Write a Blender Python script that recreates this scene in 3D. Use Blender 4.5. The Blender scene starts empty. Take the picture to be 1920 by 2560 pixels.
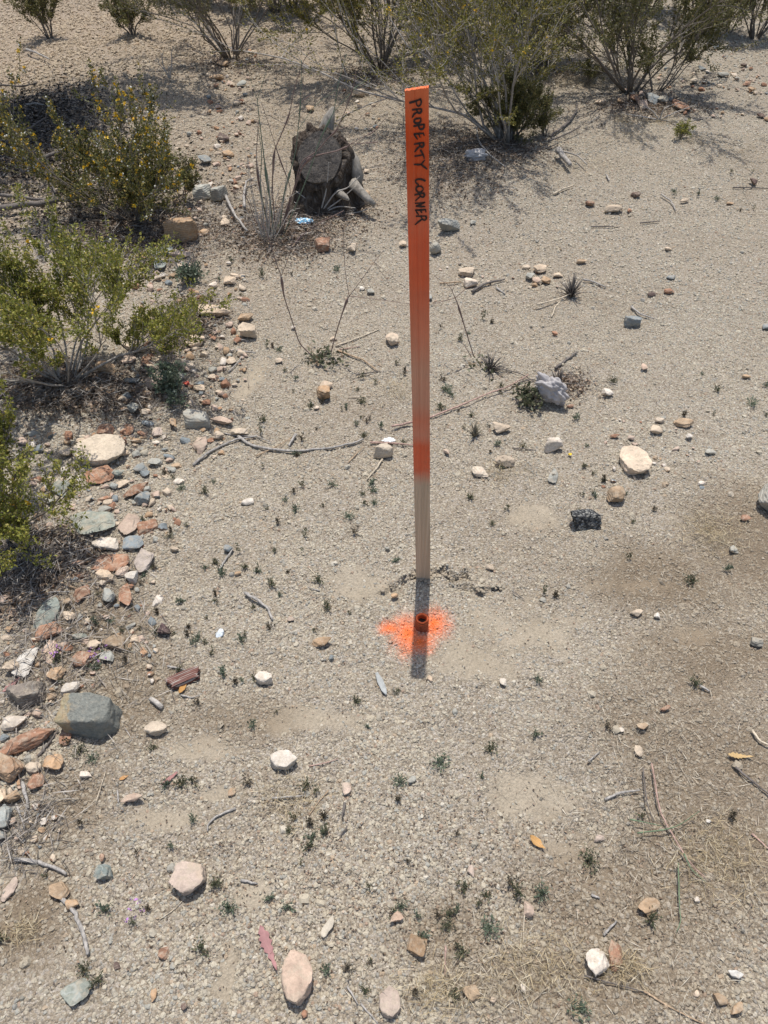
import bpy, math, random
import numpy as np
R = math.radians
scene = bpy.context.scene
COL = scene.collection
random.seed(7); rng = np.random.default_rng(11)

# ------------------------------------------------------------------ camera
CAM_H, PITCH, F = 1.6, R(45.8), 1923.0          # metres, pitch below horizon, focal in px of the 1920x2560 photo
cam = bpy.data.cameras.new('camera'); camo = bpy.data.objects.new('camera', cam); COL.objects.link(camo)
cam.sensor_fit = 'VERTICAL'; cam.sensor_height = 36.0; cam.lens = 36.0 * F / 2560
cam.clip_start = 0.02; cam.clip_end = 500
camo.location = (0, 0, CAM_H); camo.rotation_euler = (R(90) - PITCH, 0, 0)
scene.camera = camo
scene.render.resolution_x = 768; scene.render.resolution_y = 1024
# ------------------------------------------------------------------ sky and sun
SUNV = np.array([-.030, .315, 1.196]); SUNV = SUNV / np.linalg.norm(SUNV)
sun_el = math.asin(SUNV[2]); sun_az = math.atan2(SUNV[0], SUNV[1])
w = bpy.data.worlds.new('World'); scene.world = w; w.use_nodes = True
nt = w.node_tree; sky = nt.nodes.new('ShaderNodeTexSky'); sky.sky_type = 'NISHITA'; sky.sun_disc = False
sky.sun_elevation = sun_el; sky.sun_rotation = sun_az; sky.air_density = 1.0; sky.dust_density = 2.0
bg = nt.nodes['Background']; bg.inputs[1].default_value = 0.15
nt.links.new(sky.outputs[0], bg.inputs[0])
sl = bpy.data.lights.new('sun', 'SUN'); sl.energy = 4.4; sl.angle = R(0.53); sl.color = (1.0, .965, .91)
so = bpy.data.objects.new('sun', sl); COL.objects.link(so)
so.rotation_euler = (math.pi / 2 - sun_el, 0, math.pi - sun_az); so.location = (0, 2, 6)
scene.view_settings.view_transform = 'Standard'; scene.view_settings.look = 'None'
scene.view_settings.exposure = 0.0; scene.view_settings.gamma = 1.0

# ------------------------------------------------------------------ maths helpers
def hash3(ix, iy, iz, s=0):
    h = (ix.astype(np.int64) * 374761393 + iy.astype(np.int64) * 668265263 + iz.astype(np.int64) * 2147483647 + s * 974634777) & 0xffffffff
    h = ((h ^ (h >> 13)) * 1274126177) & 0xffffffff
    h = ((h ^ (h >> 16)) * 2246822519) & 0xffffffff
    return ((h ^ (h >> 15)) & 0xffffff) / float(0xffffff)
def vnoise(x, y, z, s=0):
    ix, iy, iz = np.floor(x), np.floor(y), np.floor(z)
    fx, fy, fz = x - ix, y - iy, z - iz
    fx = fx * fx * (3 - 2 * fx); fy = fy * fy * (3 - 2 * fy); fz = fz * fz * (3 - 2 * fz)
    r = 0
    for dx in (0, 1):
        for dy in (0, 1):
            for dz in (0, 1):
                r = r + hash3(ix + dx, iy + dy, iz + dz, s) * (fx if dx else 1 - fx) * (fy if dy else 1 - fy) * (fz if dz else 1 - fz)
    return r
def n2(x, y, s=0): return vnoise(x, y, np.zeros_like(x) + .37, s)
def fbm(x, y, z, o=4, s=0):
    a, r, t = 1.0, 0, 0
    for i in range(o):
        r = r + a * (vnoise(x * 2**i, y * 2**i, z * 2**i, s + i) - .5); t += a; a *= .5
    return r / t * 2
def worley(x, y, cell, s=0):
    u, v = x / cell, y / cell; iu, iv = np.floor(u), np.floor(v); best = np.full(u.shape, 9.0)
    for dx in (-1, 0, 1):
        for dy in (-1, 0, 1):
            a, b = iu + dx, iv + dy; z = np.zeros_like(a)
            px_, py_ = a + hash3(a, b, z, s), b + hash3(a, b, z + 1, s)
            best = np.minimum(best, np.hypot(u - px_, v - py_))
    return best

def ray(sx, sy):
    d = np.array([(sx - 960) / F, -(sy - 1280) / F, -1.0])
    c, s = math.cos(math.pi / 2 - PITCH), math.sin(math.pi / 2 - PITCH)
    return np.array([d[0], c * d[1] - s * d[2], s * d[1] + c * d[2]])
def flat(sx, sy):
    r = ray(sx, sy); t = -CAM_H / r[2]; return r[0] * t, r[1] * t
# soil heaved up beside the stake where it was driven in, and the dusty, pebble-free patches
DUST = [(1320, 1590, 230, 75), (1180, 1640, 120, 50), (900, 1470, 110, 40), (420, 2040, 130, 32), (1330, 2010, 90, 60), (1400, 2120, 90, 60), (1480, 2210, 90, 45),
        (570, 2450, 28, 80), (735, 1800, 120, 38), (1560, 1465, 110, 22), (620, 960, 50, 60), (480, 1870, 110, 40), (640, 2230, 40, 30), (1740, 1590, 60, 25), (1340, 1290, 60, 30), (560, 1985, 60, 20)]
DW = []
for (a, b, c, d) in DUST:
    x0, y0 = flat(a, b); x1, _ = flat(a + c, b); _, y1 = flat(a, b - d); DW.append((x0, y0, abs(x1 - x0), abs(y1 - y0)))
RIDGE = [[flat(*p) for p in q] for q in ([(960, 1478), (985, 1462), (1005, 1447), (1040, 1428), (1057, 1424)], [(1075, 1428), (1110, 1422), (1130, 1440), (1165, 1430), (1180, 1452)], [(1140, 1462), (1175, 1462), (1200, 1475), (1240, 1468)])]
def dustmask(x, y):
    m = np.zeros_like(x); wob = fbm(x * 8, y * 8, x * 0, 5, 55) * 1.1 + fbm(x * 45, y * 45, x * 0, 2, 57) * .35
    for (a, b, c, d) in DW:
        q = np.sqrt(((x - a) / c) ** 2 + ((y - b) / d) ** 2) + wob
        m = np.maximum(m, np.clip((1.25 - q) * 1.5, 0, 1) * .9)
    return m
BROWN = [(1640, 1470, 240, 90), (1760, 1660, 240, 140), (1700, 2180, 330, 260), (1880, 1880, 160, 200), (1480, 2230, 200, 160), (330, 1760, 150, 120), (520, 1800, 150, 70), (180, 1990, 120, 120), (1350, 2450, 200, 110), (60, 2300, 120, 120), (1130, 2330, 160, 90), (200, 1560, 160, 150), (1780, 1950, 260, 330), (1880, 1350, 120, 140), (1600, 2480, 380, 110)]
BW = []
for (a, b, c, d) in BROWN:
    x0, y0 = flat(a, b); x1, _ = flat(a + c, b); _, y1 = flat(a, b - d); BW.append((x0, y0, abs(x1 - x0), abs(y1 - y0)))
def brownmask(x, y):
    m = np.zeros_like(x); wob = fbm(x * 4.5, y * 4.5, x * 0, 4, 155)
    for (a, b, c, d) in BW: m = np.maximum(m, np.clip(1.35 - np.sqrt(((x - a) / c) ** 2 + ((y - b) / d) ** 2) - wob * .9, 0, 1))
    return np.clip(m * .9 + .35 * np.clip(fbm(x * 2.2, y * 2.2, x * 0, 4, 99), 0, 1), 0, 1)
def hbase(x, y):
    x = np.asarray(x, float); y = np.asarray(y, float)
    r = np.hypot(x, y)
    h = .05 * fbm(x * .35, y * .35, x * 0, 3, 3) * np.clip(r / 3, 0, 1)
    h = h + .018 * fbm(x * 1.6, y * 1.6, x * 0, 3, 9)
    h = h + .04 * np.exp(-((x + 1.15 + .15 * (y - 2)) / .45) ** 2) * np.clip((y - .6), 0, 1)     # the stony bank on the left
    x0, y0 = flat(1057, 1520); h = h - .010 * np.exp(-(((x - x0) / .10) ** 2 + ((y - y0) / .12) ** 2))
    return h
def hfine(x, y):
    f = np.clip(1.25 - np.hypot(x, y) / 7, .0, 1)
    dm = dustmask(x, y); k = 1 - .75 * dm
    h = .007 * fbm(x * 9, y * 9, x * 0, 3, 21)
    d1 = worley(x, y, .011, 1); d2 = worley(x, y, .028, 2); d3 = worley(x, y, .07, 5)
    far = np.clip(1.3 - np.hypot(x, y) / 4, 0, 1); h = h + k * f * (.0030 * np.sqrt(np.clip(1 - d1 * d1 * 1.6, 0, 1)) + .0045 * np.clip(1 - d2 * 1.7, 0, 1) * (n2(x * 14, y * 14, 8) > .45)) + far * .005 * np.clip(1 - d3 * 1.4, 0, 1)
    for poly in RIDGE:
        for (a, b) in zip(poly[:-1], poly[1:]):
            ax, ay = a; bx, by = b; L2 = (bx - ax) ** 2 + (by - ay) ** 2
            t = np.clip(((x - ax) * (bx - ax) + (y - ay) * (by - ay)) / L2, 0, 1)
            dx, dy = x - (ax + t * (bx - ax)), y - (ay + t * (by - ay)); d = np.hypot(dx, dy)
            h = h + np.where(dy > 0, 1, -.6) * .010 * np.exp(-(d / .016) ** 2) * (.4 + 1.2 * n2(x * 60, y * 60, 31))
    return h - .0075
def hgt(x, y): return float(hbase(np.array([x]), np.array([y]))[0])
def gp(sx, sy):
    r = ray(sx, sy); z = 0.0
    for _ in range(6):
        t = (z - CAM_H) / r[2]; x, y = r[0] * t, r[1] * t; z = hgt(x, y)
    return np.array([x, y, z])
def air(sx, sy, Y):
    r = ray(sx, sy); t = Y / r[1]; return np.array([r[0] * t, Y, CAM_H + r[2] * t])
def ppm(p):
    d = p[1] * math.cos(PITCH) + (CAM_H - p[2]) * math.sin(PITCH); return F / d

# ------------------------------------------------------------------ object helpers
def mk(name, V, Fc, mat, parent=None, smooth=False, n=None):
    me = bpy.data.meshes.new(name); V = np.asarray(V, dtype=np.float32)
    if isinstance(Fc, np.ndarray):
        k = Fc.shape[1]; me.vertices.add(len(V)); me.vertices.foreach_set('co', V.ravel())
        me.loops.add(Fc.size); me.loops.foreach_set('vertex_index', Fc.astype(np.int32).ravel())
        me.polygons.add(len(Fc)); me.polygons.foreach_set('loop_start', np.arange(0, Fc.size, k, dtype=np.int32))
        me.polygons.foreach_set('loop_total', np.full(len(Fc), k, dtype=np.int32)); me.update(calc_edges=True)
    else:
        me.from_pydata([tuple(v) for v in V], [], Fc)
    if smooth: me.polygons.foreach_set('use_smooth', np.ones(len(me.polygons), dtype=bool))
    if mat: me.materials.append(mat)
    o = bpy.data.objects.new(name, me); COL.objects.link(o); o.parent = parent
    return o
def tag(o, label=None, cat=None, group=None, kind=None):
    if label: o['label'] = label
    if cat: o['category'] = cat
    if group: o['group'] = group
    if kind: o['kind'] = kind
    return o
def empty(name, loc, label, cat, group=None):
    o = bpy.data.objects.new(name, None); o.empty_display_size = .05; COL.objects.link(o); o.location = loc
    return tag(o, label, cat, group)

class Tubes:
    def __init__(s, sides=5): s.V, s.F, s.n, s.k = [], [], 0, sides
    def add(s, P, rad, cap=True, wob=0):
        P = np.asarray(P, float); rad = np.broadcast_to(np.asarray(rad, float), (len(P),)); k = s.k
        if cap:
            P = np.concatenate([P[:1] - (P[1] - P[0]) * .01, P, P[-1:] + (P[-1] - P[-2]) * .01]); rad = np.concatenate([[1e-5], rad, [1e-5]])
        T = np.gradient(P, axis=0); T /= np.linalg.norm(T, axis=1)[:, None] + 1e-9
        u = np.array([0, 0, 1.0]) if abs(T[0][2]) < .8 else np.array([1.0, 0, 0])
        A = np.cross(T, u); A /= np.linalg.norm(A, axis=1)[:, None] + 1e-9; B = np.cross(T, A)
        th = np.arange(k) * 2 * math.pi / k
        rr = rad[:, None] * (1 + (wob * (rng.random((len(P), k)) - .5) if wob else 0)) * np.ones((1, k))
        V = P[:, None] + rr[..., None] * (np.cos(th)[None, :, None] * A[:, None] + np.sin(th)[None, :, None] * B[:, None])
        m = len(P); i = np.arange(m - 1)[:, None] * k; j = np.arange(k)[None]; jn = (j + 1) % k
        Q = np.stack([i + j, i + jn, i + k + jn, i + k + j], -1).reshape(-1, 4) + s.n
        s.V.append(V.reshape(-1, 3)); s.F.append(Q); s.n += m * k
    def build(s, name, mat, parent=None):
        return mk(name, np.concatenate(s.V), np.concatenate(s.F), mat, parent, smooth=True)
def leafquads(P, D, L, W, curl=.25):
    """one bent diamond leaf (two quads folded) per point"""
    n = len(P); r = rng.normal(size=(n, 3)); S = np.cross(D, r); S /= np.linalg.norm(S, axis=1)[:, None] + 1e-9
    N = np.cross(D, S); L = np.broadcast_to(L, (n,))[:, None]; W = np.broadcast_to(W, (n,))[:, None]
    a = P; b = P + D * L * .5 + S * W * .5 + N * L * curl * .3; c = P + D * L - N * L * curl * .2; d = P + D * L * .5 - S * W * .5 + N * L * curl * .3
    V = np.stack([a, b, c, d], 1).reshape(-1, 3); Fq = np.arange(4 * n).reshape(-1, 4)
    return V, Fq
def rdirs(n, up=0.0):
    d = rng.normal(size=(n, 3)); d[:, 2] += up; return d / np.linalg.norm(d, axis=1)[:, None]

# ------------------------------------------------------------------ materials
def mat(name, rough=.9, spec=.2):
    m = bpy.data.materials.new(name); m.use_nodes = True; b = m.node_tree.nodes['Principled BSDF']
    b.inputs['Roughness'].default_value = rough; b.inputs['Specular IOR Level'].default_value = spec
    return m, m.node_tree, b
def N(nt, t, **kw):
    n = nt.nodes.new(t)
    for k, v in kw.items(): setattr(n, k, v)
    return n
def noise(nt, vec, scale, detail=4, rough=.6, dist=0):
    n = N(nt, 'ShaderNodeTexNoise'); n.inputs['Scale'].default_value = scale; n.inputs['Detail'].default_value = detail
    n.inputs['Roughness'].default_value = rough; n.inputs['Distortion'].default_value = dist
    nt.links.new(vec, n.inputs['Vector']); return n.outputs['Fac']
def ramp(nt, fac, stops, interp='LINEAR'):
    r = N(nt, 'ShaderNodeValToRGB'); cr = r.color_ramp; cr.interpolation = interp
    while len(cr.elements) < len(stops): cr.elements.new(.5)
    for e, (p, c) in zip(cr.elements, stops):
        e.position = p; e.color = (*c, 1) if len(c) == 3 else c
    nt.links.new(fac, r.inputs[0]); return r.outputs[0]
def g(v): return (v, v, v)
def mix(nt, fac, a, b, mode='MIX'):
    m = N(nt, 'ShaderNodeMix', data_type='RGBA', blend_type=mode)
    for s, v in ((m.inputs[0], fac), (m.inputs[6], a), (m.inputs[7], b)):
        if hasattr(v, 'links'): nt.links.new(v, s)
        elif isinstance(v, (int, float)): s.default_value = v
        else: s.default_value = (*v, 1)
    return m.outputs[2]
def math_(nt, op, a, b=0.0, c=0.0, clamp=False):
    m = N(nt, 'ShaderNodeMath', operation=op); m.use_clamp = clamp
    for s, v in zip(m.inputs, (a, b, c)):
        if hasattr(v, 'links'): nt.links.new(v, s)
        else: s.default_value = v
    return m.outputs[0]
def bump(nt, b, h, strength=.5, dist=.01):
    n = N(nt, 'ShaderNodeBump'); n.inputs['Strength'].default_value = strength; n.inputs['Distance'].default_value = dist
    nt.links.new(h, n.inputs['Height']); nt.links.new(n.outputs[0], b.inputs['Normal'])
PC = flat(1040, 1562)
def paintmask(nt):
    """sprayed marking paint round the pipe: a ragged blot in world coordinates"""
    geo = N(nt, 'ShaderNodeNewGeometry'); sep = N(nt, 'ShaderNodeSeparateXYZ'); nt.links.new(geo.outputs['Position'], sep.inputs[0])
    n1 = noise(nt, geo.outputs['Position'], 30, 3, .6); nf = noise(nt, geo.outputs['Position'], 420, 2, .7); out = None
    for (sx_, sy_, rx, ry) in ((1022, 1584, .030, .044), (1086, 1554, .028, .034), (975, 1568, .022, .016), (1050, 1602, .026, .026)):
        c = flat(sx_, sy_); dx = math_(nt, 'MULTIPLY', math_(nt, 'SUBTRACT', sep.outputs[0], c[0]), 1 / rx); dy = math_(nt, 'MULTIPLY', math_(nt, 'SUBTRACT', sep.outputs[1], c[1]), 1 / ry)
        d = math_(nt, 'SQRT', math_(nt, 'ADD', math_(nt, 'MULTIPLY', dx, dx), math_(nt, 'MULTIPLY', dy, dy))); out = d if out is None else math_(nt, 'MINIMUM', out, d)
    d = math_(nt, 'ADD', out, math_(nt, 'MULTIPLY', math_(nt, 'SUBTRACT', n1, .5), 1.3)); d = math_(nt, 'ADD', d, math_(nt, 'MULTIPLY', math_(nt, 'SUBTRACT', nf, .5), 3.4))
    d2 = N(nt, 'ShaderNodeMapRange'); nt.links.new(d, d2.inputs[0]); d2.inputs[1].default_value = .1; d2.inputs[2].default_value = 1.9; d2.inputs[3].default_value = .96; d2.inputs[4].default_value = 0
    return d2.outputs[0], geo
ORANGE = (.92, .19, .045)
# soil
def soil_mat():
    m, nt, b = mat('soil', .95, .1); mask, geo = paintmask(nt); P = geo.outputs['Position']
    big = noise(nt, P, .9, 4, .6); mid = noise(nt, P, 7, 5, .65); fine = noise(nt, P, 160, 4, .7); grain = noise(nt, P, 520, 2, .6)
    col = ramp(nt, mid, [(.3, (.24, .195, .14)), (.55, (.31, .26, .195)), (.75, (.38, .33, .255))])
    # warm tan ground beyond and to the left, brown earth at the lower right
    sep = N(nt, 'ShaderNodeSeparateXYZ'); nt.links.new(P, sep.inputs[0])
    warm = math_(nt, 'ADD', math_(nt, 'MULTIPLY', sep.outputs[1], .16), math_(nt, 'MULTIPLY', sep.outputs[0], -.30))
    warm = math_(nt, 'ADD', warm, math_(nt, 'MULTIPLY', math_(nt, 'SUBTRACT', big, .5), 1.6))
    wf = N(nt, 'ShaderNodeMapRange'); nt.links.new(warm, wf.inputs[0]); wf.inputs[1].default_value = .35; wf.inputs[2].default_value = 1.5
    col = mix(nt, math_(nt, 'MULTIPLY', wf.outputs[0], .85), col, (.39, .265, .165))
    # fine grains as specks
    vo = N(nt, 'ShaderNodeTexVoronoi'); vo.inputs['Scale'].default_value = 210; nt.links.new(P, vo.inputs['Vector'])
    hs = N(nt, 'ShaderNodeSeparateColor'); nt.links.new(vo.outputs['Color'], hs.inputs[0])
    sp = ramp(nt, hs.outputs[0], [(0, (.16, .15, .14)), (.15, (.32, .26, .19)), (.5, (.40, .34, .26)), (.8, (.50, .44, .36)), (1, (.62, .57, .50))])
    at = N(nt, 'ShaderNodeAttribute'); at.attribute_name = 'dust'; dust = at.outputs['Fac']
    col = mix(nt, math_(nt, 'MULTIPLY_ADD', dust, -.5, .62), col, sp)
    col = mix(nt, math_(nt, 'MULTIPLY', dust, .75), col, mix(nt, mid, (.34, .285, .205), (.42, .36, .275)))
    col = mix(nt, 1.0, col, ramp(nt, fine, [(.25, g(.62)), (.55, g(1)), (.8, g(1.15))]), 'MULTIPLY')
    ab = N(nt, 'ShaderNodeAttribute'); ab.attribute_name = 'brown'; col = mix(nt, math_(nt, 'MULTIPLY', ab.outputs['Fac'], .85), col, (.215, .165, .112))
    col = mix(nt, mask, col, ORANGE)
    nt.links.new(col, b.inputs['Base Color'])
    vd = math_(nt, 'MULTIPLY', vo.outputs['Distance'], -1.0)
    h = math_(nt, 'ADD', math_(nt, 'MULTIPLY', vd, 1.6), math_(nt, 'ADD', math_(nt, 'MULTIPLY', fine, .9), math_(nt, 'MULTIPLY', grain, .5)))
    h = math_(nt, 'MULTIPLY', h, math_(nt, 'MULTIPLY_ADD', dust, -.7, 1.0)); bump(nt, b, h, .9, .004); return m
M_SOIL = soil_mat()
def pebble_mat():
    m, nt, b = mat('pebble', .85, .2); mask, geo = paintmask(nt)
    oi = N(nt, 'ShaderNodeObjectInfo'); tc = N(nt, 'ShaderNodeTexCoord')
    col = ramp(nt, oi.outputs['Random'], [(0, (.52, .455, .345)), (.16, (.43, .365, .265)), (.34, (.355, .31, .24)), (.50, (.47, .405, .30)), (.64, (.29, .29, .265)), (.75, (.385, .34, .265)), (.84, (.20, .20, .195)), (.885, (.62, .56, .46)), (.94, (.42, .29, .18)), (.972, (.30, .17, .11)), (.988, (.10, .095, .085))], 'CONSTANT')
    n1 = noise(nt, geo.outputs['Position'], 400, 3, .6); big = noise(nt, geo.outputs['Position'], 1.2, 3, .6)
    col = mix(nt, 1.0, col, ramp(nt, n1, [(.3, g(.78)), (.7, g(1.12))]), 'MULTIPLY')
    col = mix(nt, .42, col, ramp(nt, big, [(.3, (.385, .33, .245)), (.7, (.41, .385, .315))]))
    sep = N(nt, 'ShaderNodeSeparateXYZ'); nt.links.new(geo.outputs['Position'], sep.inputs[0])
    warm = math_(nt, 'ADD', math_(nt, 'MULTIPLY', sep.outputs[1], .16), math_(nt, 'MULTIPLY', sep.outputs[0], -.30))
    wf = N(nt, 'ShaderNodeMapRange'); nt.links.new(warm, wf.inputs[0]); wf.inputs[1].default_value = .5; wf.inputs[2].default_value = 1.6
    col = mix(nt, math_(nt, 'MULTIPLY', wf.outputs[0], .55), col, (.41, .305, .20))
    ab = N(nt, 'ShaderNodeAttribute'); ab.attribute_type = 'INSTANCER'; ab.attribute_name = 'brown'; col = mix(nt, math_(nt, 'MULTIPLY', ab.outputs['Fac'], .62), col, (.235, .185, .13))
    col = mix(nt, mask, col, ORANGE); nt.links.new(col, b.inputs['Base Color'])
    bump(nt, b, n1, .4, .002); return m
M_PEB = pebble_mat()
def rock_mat(name, vein=None, pits=0.0, layered=0.0, patch=None, patch_at=.55, speck=.12):
    m, nt, b = mat(name, .88, .2); oi = N(nt, 'ShaderNodeObjectInfo'); tc = N(nt, 'ShaderNodeTexCoord'); P = tc.outputs['Object']
    add = N(nt, 'ShaderNodeVectorMath', operation='ADD'); nt.links.new(P, add.inputs[0])
    cmb = N(nt, 'ShaderNodeCombineXYZ'); nt.links.new(math_(nt, 'MULTIPLY', oi.outputs['Random'], 37), cmb.inputs[0]); nt.links.new(cmb.outputs[0], add.inputs[1]); P = add.outputs[0]
    a = noise(nt, P, 22, 5, .65, .4); f = noise(nt, P, 190, 4, .7); big = noise(nt, P, 9, 3, .6, .5)
    col = mix(nt, 1.0, oi.outputs['Color'], ramp(nt, a, [(.28, g(.66)), (.5, g(1)), (.72, g(1.22))]), 'MULTIPLY')
    col = mix(nt, 1.0, col, ramp(nt, f, [(.3, g(.80)), (.5, g(1)), (.75, g(1.16))]), 'MULTIPLY')
    h = math_(nt, 'ADD', math_(nt, 'MULTIPLY', a, 1.2), math_(nt, 'MULTIPLY', f, .45))
    if patch: col = mix(nt, ramp(nt, big, [(patch_at, g(0)), (patch_at + .08, g(.8))]), col, patch)
    if vein:
        ve = noise(nt, P, 14, 2, .5, 1.5); col = mix(nt, ramp(nt, ve, [(.488, g(0)), (.5, g(.45)), (.512, g(0))]), col, vein)
    if layered:
        wv = N(nt, 'ShaderNodeTexWave'); wv.bands_direction = 'Z'; wv.inputs['Scale'].default_value = 38; wv.inputs['Distortion'].default_value = 6; nt.links.new(P, wv.inputs['Vector'])
        col = mix(nt, layered, col, mix(nt, 1.0, col, ramp(nt, wv.outputs['Fac'], [(0, g(.62)), (1, g(1.2))]), 'MULTIPLY')); h = math_(nt, 'ADD', h, math_(nt, 'MULTIPLY', wv.outputs['Fac'], .3))
    if pits:
        vo = N(nt, 'ShaderNodeTexVoronoi'); vo.inputs['Scale'].default_value = 70; nt.links.new(P, vo.inputs['Vector'])
        pr = ramp(nt, vo.outputs['Distance'], [(.0, g(0)), (.38, g(1))]); h = math_(nt, 'ADD', h, math_(nt, 'MULTIPLY', pr, pits))
    # dust and grit lodged in the surface
    du = noise(nt, P, 60, 5, .75, .3); col = mix(nt, ramp(nt, du, [(.48, g(0)), (.62, g(.55))]), col, (.43, .36, .27))
    nt.links.new(col, b.inputs['Base Color']); bump(nt, b, h, .8, .004); return m
M_ROCK = {'pale': rock_mat('pale_rock', pits=.9, patch=(.62, .48, .36)), 'white': rock_mat('white_rock', pits=.5), 'pink': rock_mat('pink_rock', pits=.3, patch=(.46, .36, .27), patch_at=.6),
          'rust': rock_mat('rust_rock', layered=.6, vein=(.62, .50, .40), patch=(.30, .27, .22), patch_at=.62), 'tan': rock_mat('tan_rock', layered=.4, patch=(.30, .19, .12), patch_at=.58),
          'grey': rock_mat('grey_rock', layered=.2, patch=(.40, .36, .29), patch_at=.6), 'slate': rock_mat('slate_rock', layered=.3, vein=(.45, .46, .42), patch=(.34, .27, .19), patch_at=.66), 'blue': rock_mat('blue_rock', speck=.3),
          'dark': rock_mat('dark_rock', pits=1.4)}
RC = {'pale': (.53, .43, .32), 'white': (.60, .53, .445), 'pink': (.48, .365, .285), 'rust': (.30, .165, .105), 'tan': (.40, .275, .17), 'grey': (.34, .33, .285), 'slate': (.24, .26, .225), 'blue': (.22, .24, .24), 'dark': (.13, .09, .075)}
WORD = {'pale': 'pale cream', 'white': 'whitish', 'pink': 'pinkish tan', 'rust': 'rust brown', 'tan': 'tan', 'grey': 'grey', 'slate': 'grey-green', 'blue': 'blue-grey', 'dark': 'dark brown'}
def simple(name, c, rough=.85, var=.35, scale=40, trans=0.0, spec=.2, stretch=None, bstr=.4, obj=False):
    m, nt, b = mat(name, rough, spec); tc = N(nt, 'ShaderNodeTexCoord'); P = tc.outputs['Object']
    if stretch:
        mp = N(nt, 'ShaderNodeMapping'); mp.inputs['Scale'].default_value = stretch; nt.links.new(P, mp.inputs[0]); P = mp.outputs[0]
    n = noise(nt, P, scale, 4, .65)
    base = c
    if obj: base = N(nt, 'ShaderNodeObjectInfo').outputs['Color']
    col = mix(nt, 1.0, base, ramp(nt, n, [(.25, g(1 - var)), (.75, g(1 + var))]), 'MULTIPLY'); nt.links.new(col, b.inputs['Base Color'])
    bump(nt, b, n, bstr, .003)
    if trans:
        t = N(nt, 'ShaderNodeBsdfTranslucent'); nt.links.new(col, t.inputs[0]); mx = N(nt, 'ShaderNodeMixShader'); mx.inputs[0].default_value = trans
        out = nt.nodes['Material Output']; nt.links.new(b.outputs[0], mx.inputs[1]); nt.links.new(t.outputs[0], mx.inputs[2]); nt.links.new(mx.outputs[0], out.inputs[0])
    return m
def leafmat(name, stops, trans=.3):
    m, nt, b = mat(name, .55, .35); geo = N(nt, 'ShaderNodeNewGeometry')
    r = geo.outputs['Random Per Island']; col = ramp(nt, r, stops, 'LINEAR'); nt.links.new(col, b.inputs['Base Color'])
    t = N(nt, 'ShaderNodeBsdfTranslucent'); nt.links.new(col, t.inputs[0]); mx = N(nt, 'ShaderNodeMixShader'); mx.inputs[0].default_value = trans
    out = nt.nodes['Material Output']; nt.links.new(b.outputs[0], mx.inputs[1]); nt.links.new(t.outputs[0], mx.inputs[2]); nt.links.new(mx.outputs[0], out.inputs[0]); return m
M_LEAF_G = leafmat('creosote_leaf_fresh', [(0, (.13, .15, .026)), (.5, (.24, .245, .045)), (.85, (.36, .33, .075)), (1, (.40, .31, .09))])
M_LEAF_D = leafmat('creosote_leaf_olive', [(0, (.065, .07, .028)), (.5, (.11, .115, .045)), (.9, (.18, .165, .07)), (1, (.26, .20, .09))])
M_WEED = leafmat('weed_leaf', [(0, (.08, .09, .05)), (.6, (.145, .155, .09)), (.85, (.22, .215, .14)), (1, (.28, .17, .11))])
M_WEED_D = leafmat('weed_leaf_withered', [(0, (.07, .06, .045)), (.6, (.13, .11, .075)), (1, (.2, .15, .1))])
M_WEED_B = leafmat('weed_leaf_greygreen', [(0, (.10, .13, .085)), (.6, (.16, .20, .13)), (1, (.24, .27, .2))])
M_LITTER = leafmat('litter', [(0, (.07, .05, .035)), (.4, (.16, .11, .075)), (.75, (.30, .21, .14)), (1, (.46, .36, .26))], .1)
M_STRAW = leafmat('straw', [(0, (.34, .26, .15)), (.6, (.50, .40, .24)), (1, (.62, .54, .38))], .15)
M_STEM = simple('shrub_stem', (.19, .165, .14), var=.45, scale=60)
M_STEM_P = simple('shrub_stem_pale', (.33, .30, .265), var=.45, scale=60)
M_DEAD = simple('dead_wood', (.42, .385, .34), var=.35, scale=90, stretch=(1, 1, 1), bstr=.8)
M_TWIG = simple('twig', (.3, .27, .24), var=.6, scale=160, obj=True, bstr=1, stretch=(1, .35, 1))
M_FLOWER = leafmat('flower_petal', [(0, (.75, .42, .02)), (1, (.85, .60, .04))], .3)
M_POD = simple('seed_pod', (.68, .66, .58), var=.2)
M_TRUMP = simple('trumpet_stem', (.21, .145, .125), var=.3, scale=30, rough=.7)
M_TRUMPG = simple('trumpet_stem_green', (.15, .19, .13), var=.3, scale=30, rough=.7)

# ------------------------------------------------------------------ ground
def build_ground():
    ys = [-.6]
    while ys[-1] < 10: ys.append(ys[-1] + .0026 + .0020 * max(ys[-1], 0) + .0007 * max(ys[-1], 0) ** 2)
    y = np.array([-30, -12, -5, -2.2, -1.2] + ys + [11, 13, 16, 20, 27, 38, 55, 80, 120])
    nc = 620; u = np.linspace(-1, 1, nc); ext = np.array([1.06, 1.15, 1.35, 1.8, 2.8, 5, 10, 22])
    hw = .36 * np.clip(y, 0, 12) + .85
    U = np.concatenate([-ext[::-1], u, ext])
    X = hw[:, None] * U[None]; X[:, 0] = -140; X[:, -1] = 140
    Y = np.broadcast_to(y[:, None], X.shape)
    Z = hbase(X, Y) + hfine(X, Y)
    V = np.stack([X, Y, Z], -1).reshape(-1, 3); r, c = X.shape
    i = np.arange(r - 1)[:, None] * c + np.arange(c - 1)[None]
    Fq = np.stack([i, i + 1, i + c + 1, i + c], -1).reshape(-1, 4)
    o = mk('ground', V, Fq, M_SOIL, smooth=True); tag(o, kind='structure')
    a = o.data.attributes.new('dust', 'FLOAT', 'POINT'); a.data.foreach_set('value', dustmask(X, Y).astype(np.float32).ravel())
    a = o.data.attributes.new('brown', 'FLOAT', 'POINT'); a.data.foreach_set('value', brownmask(X, Y).astype(np.float32).ravel())
build_ground()

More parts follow.
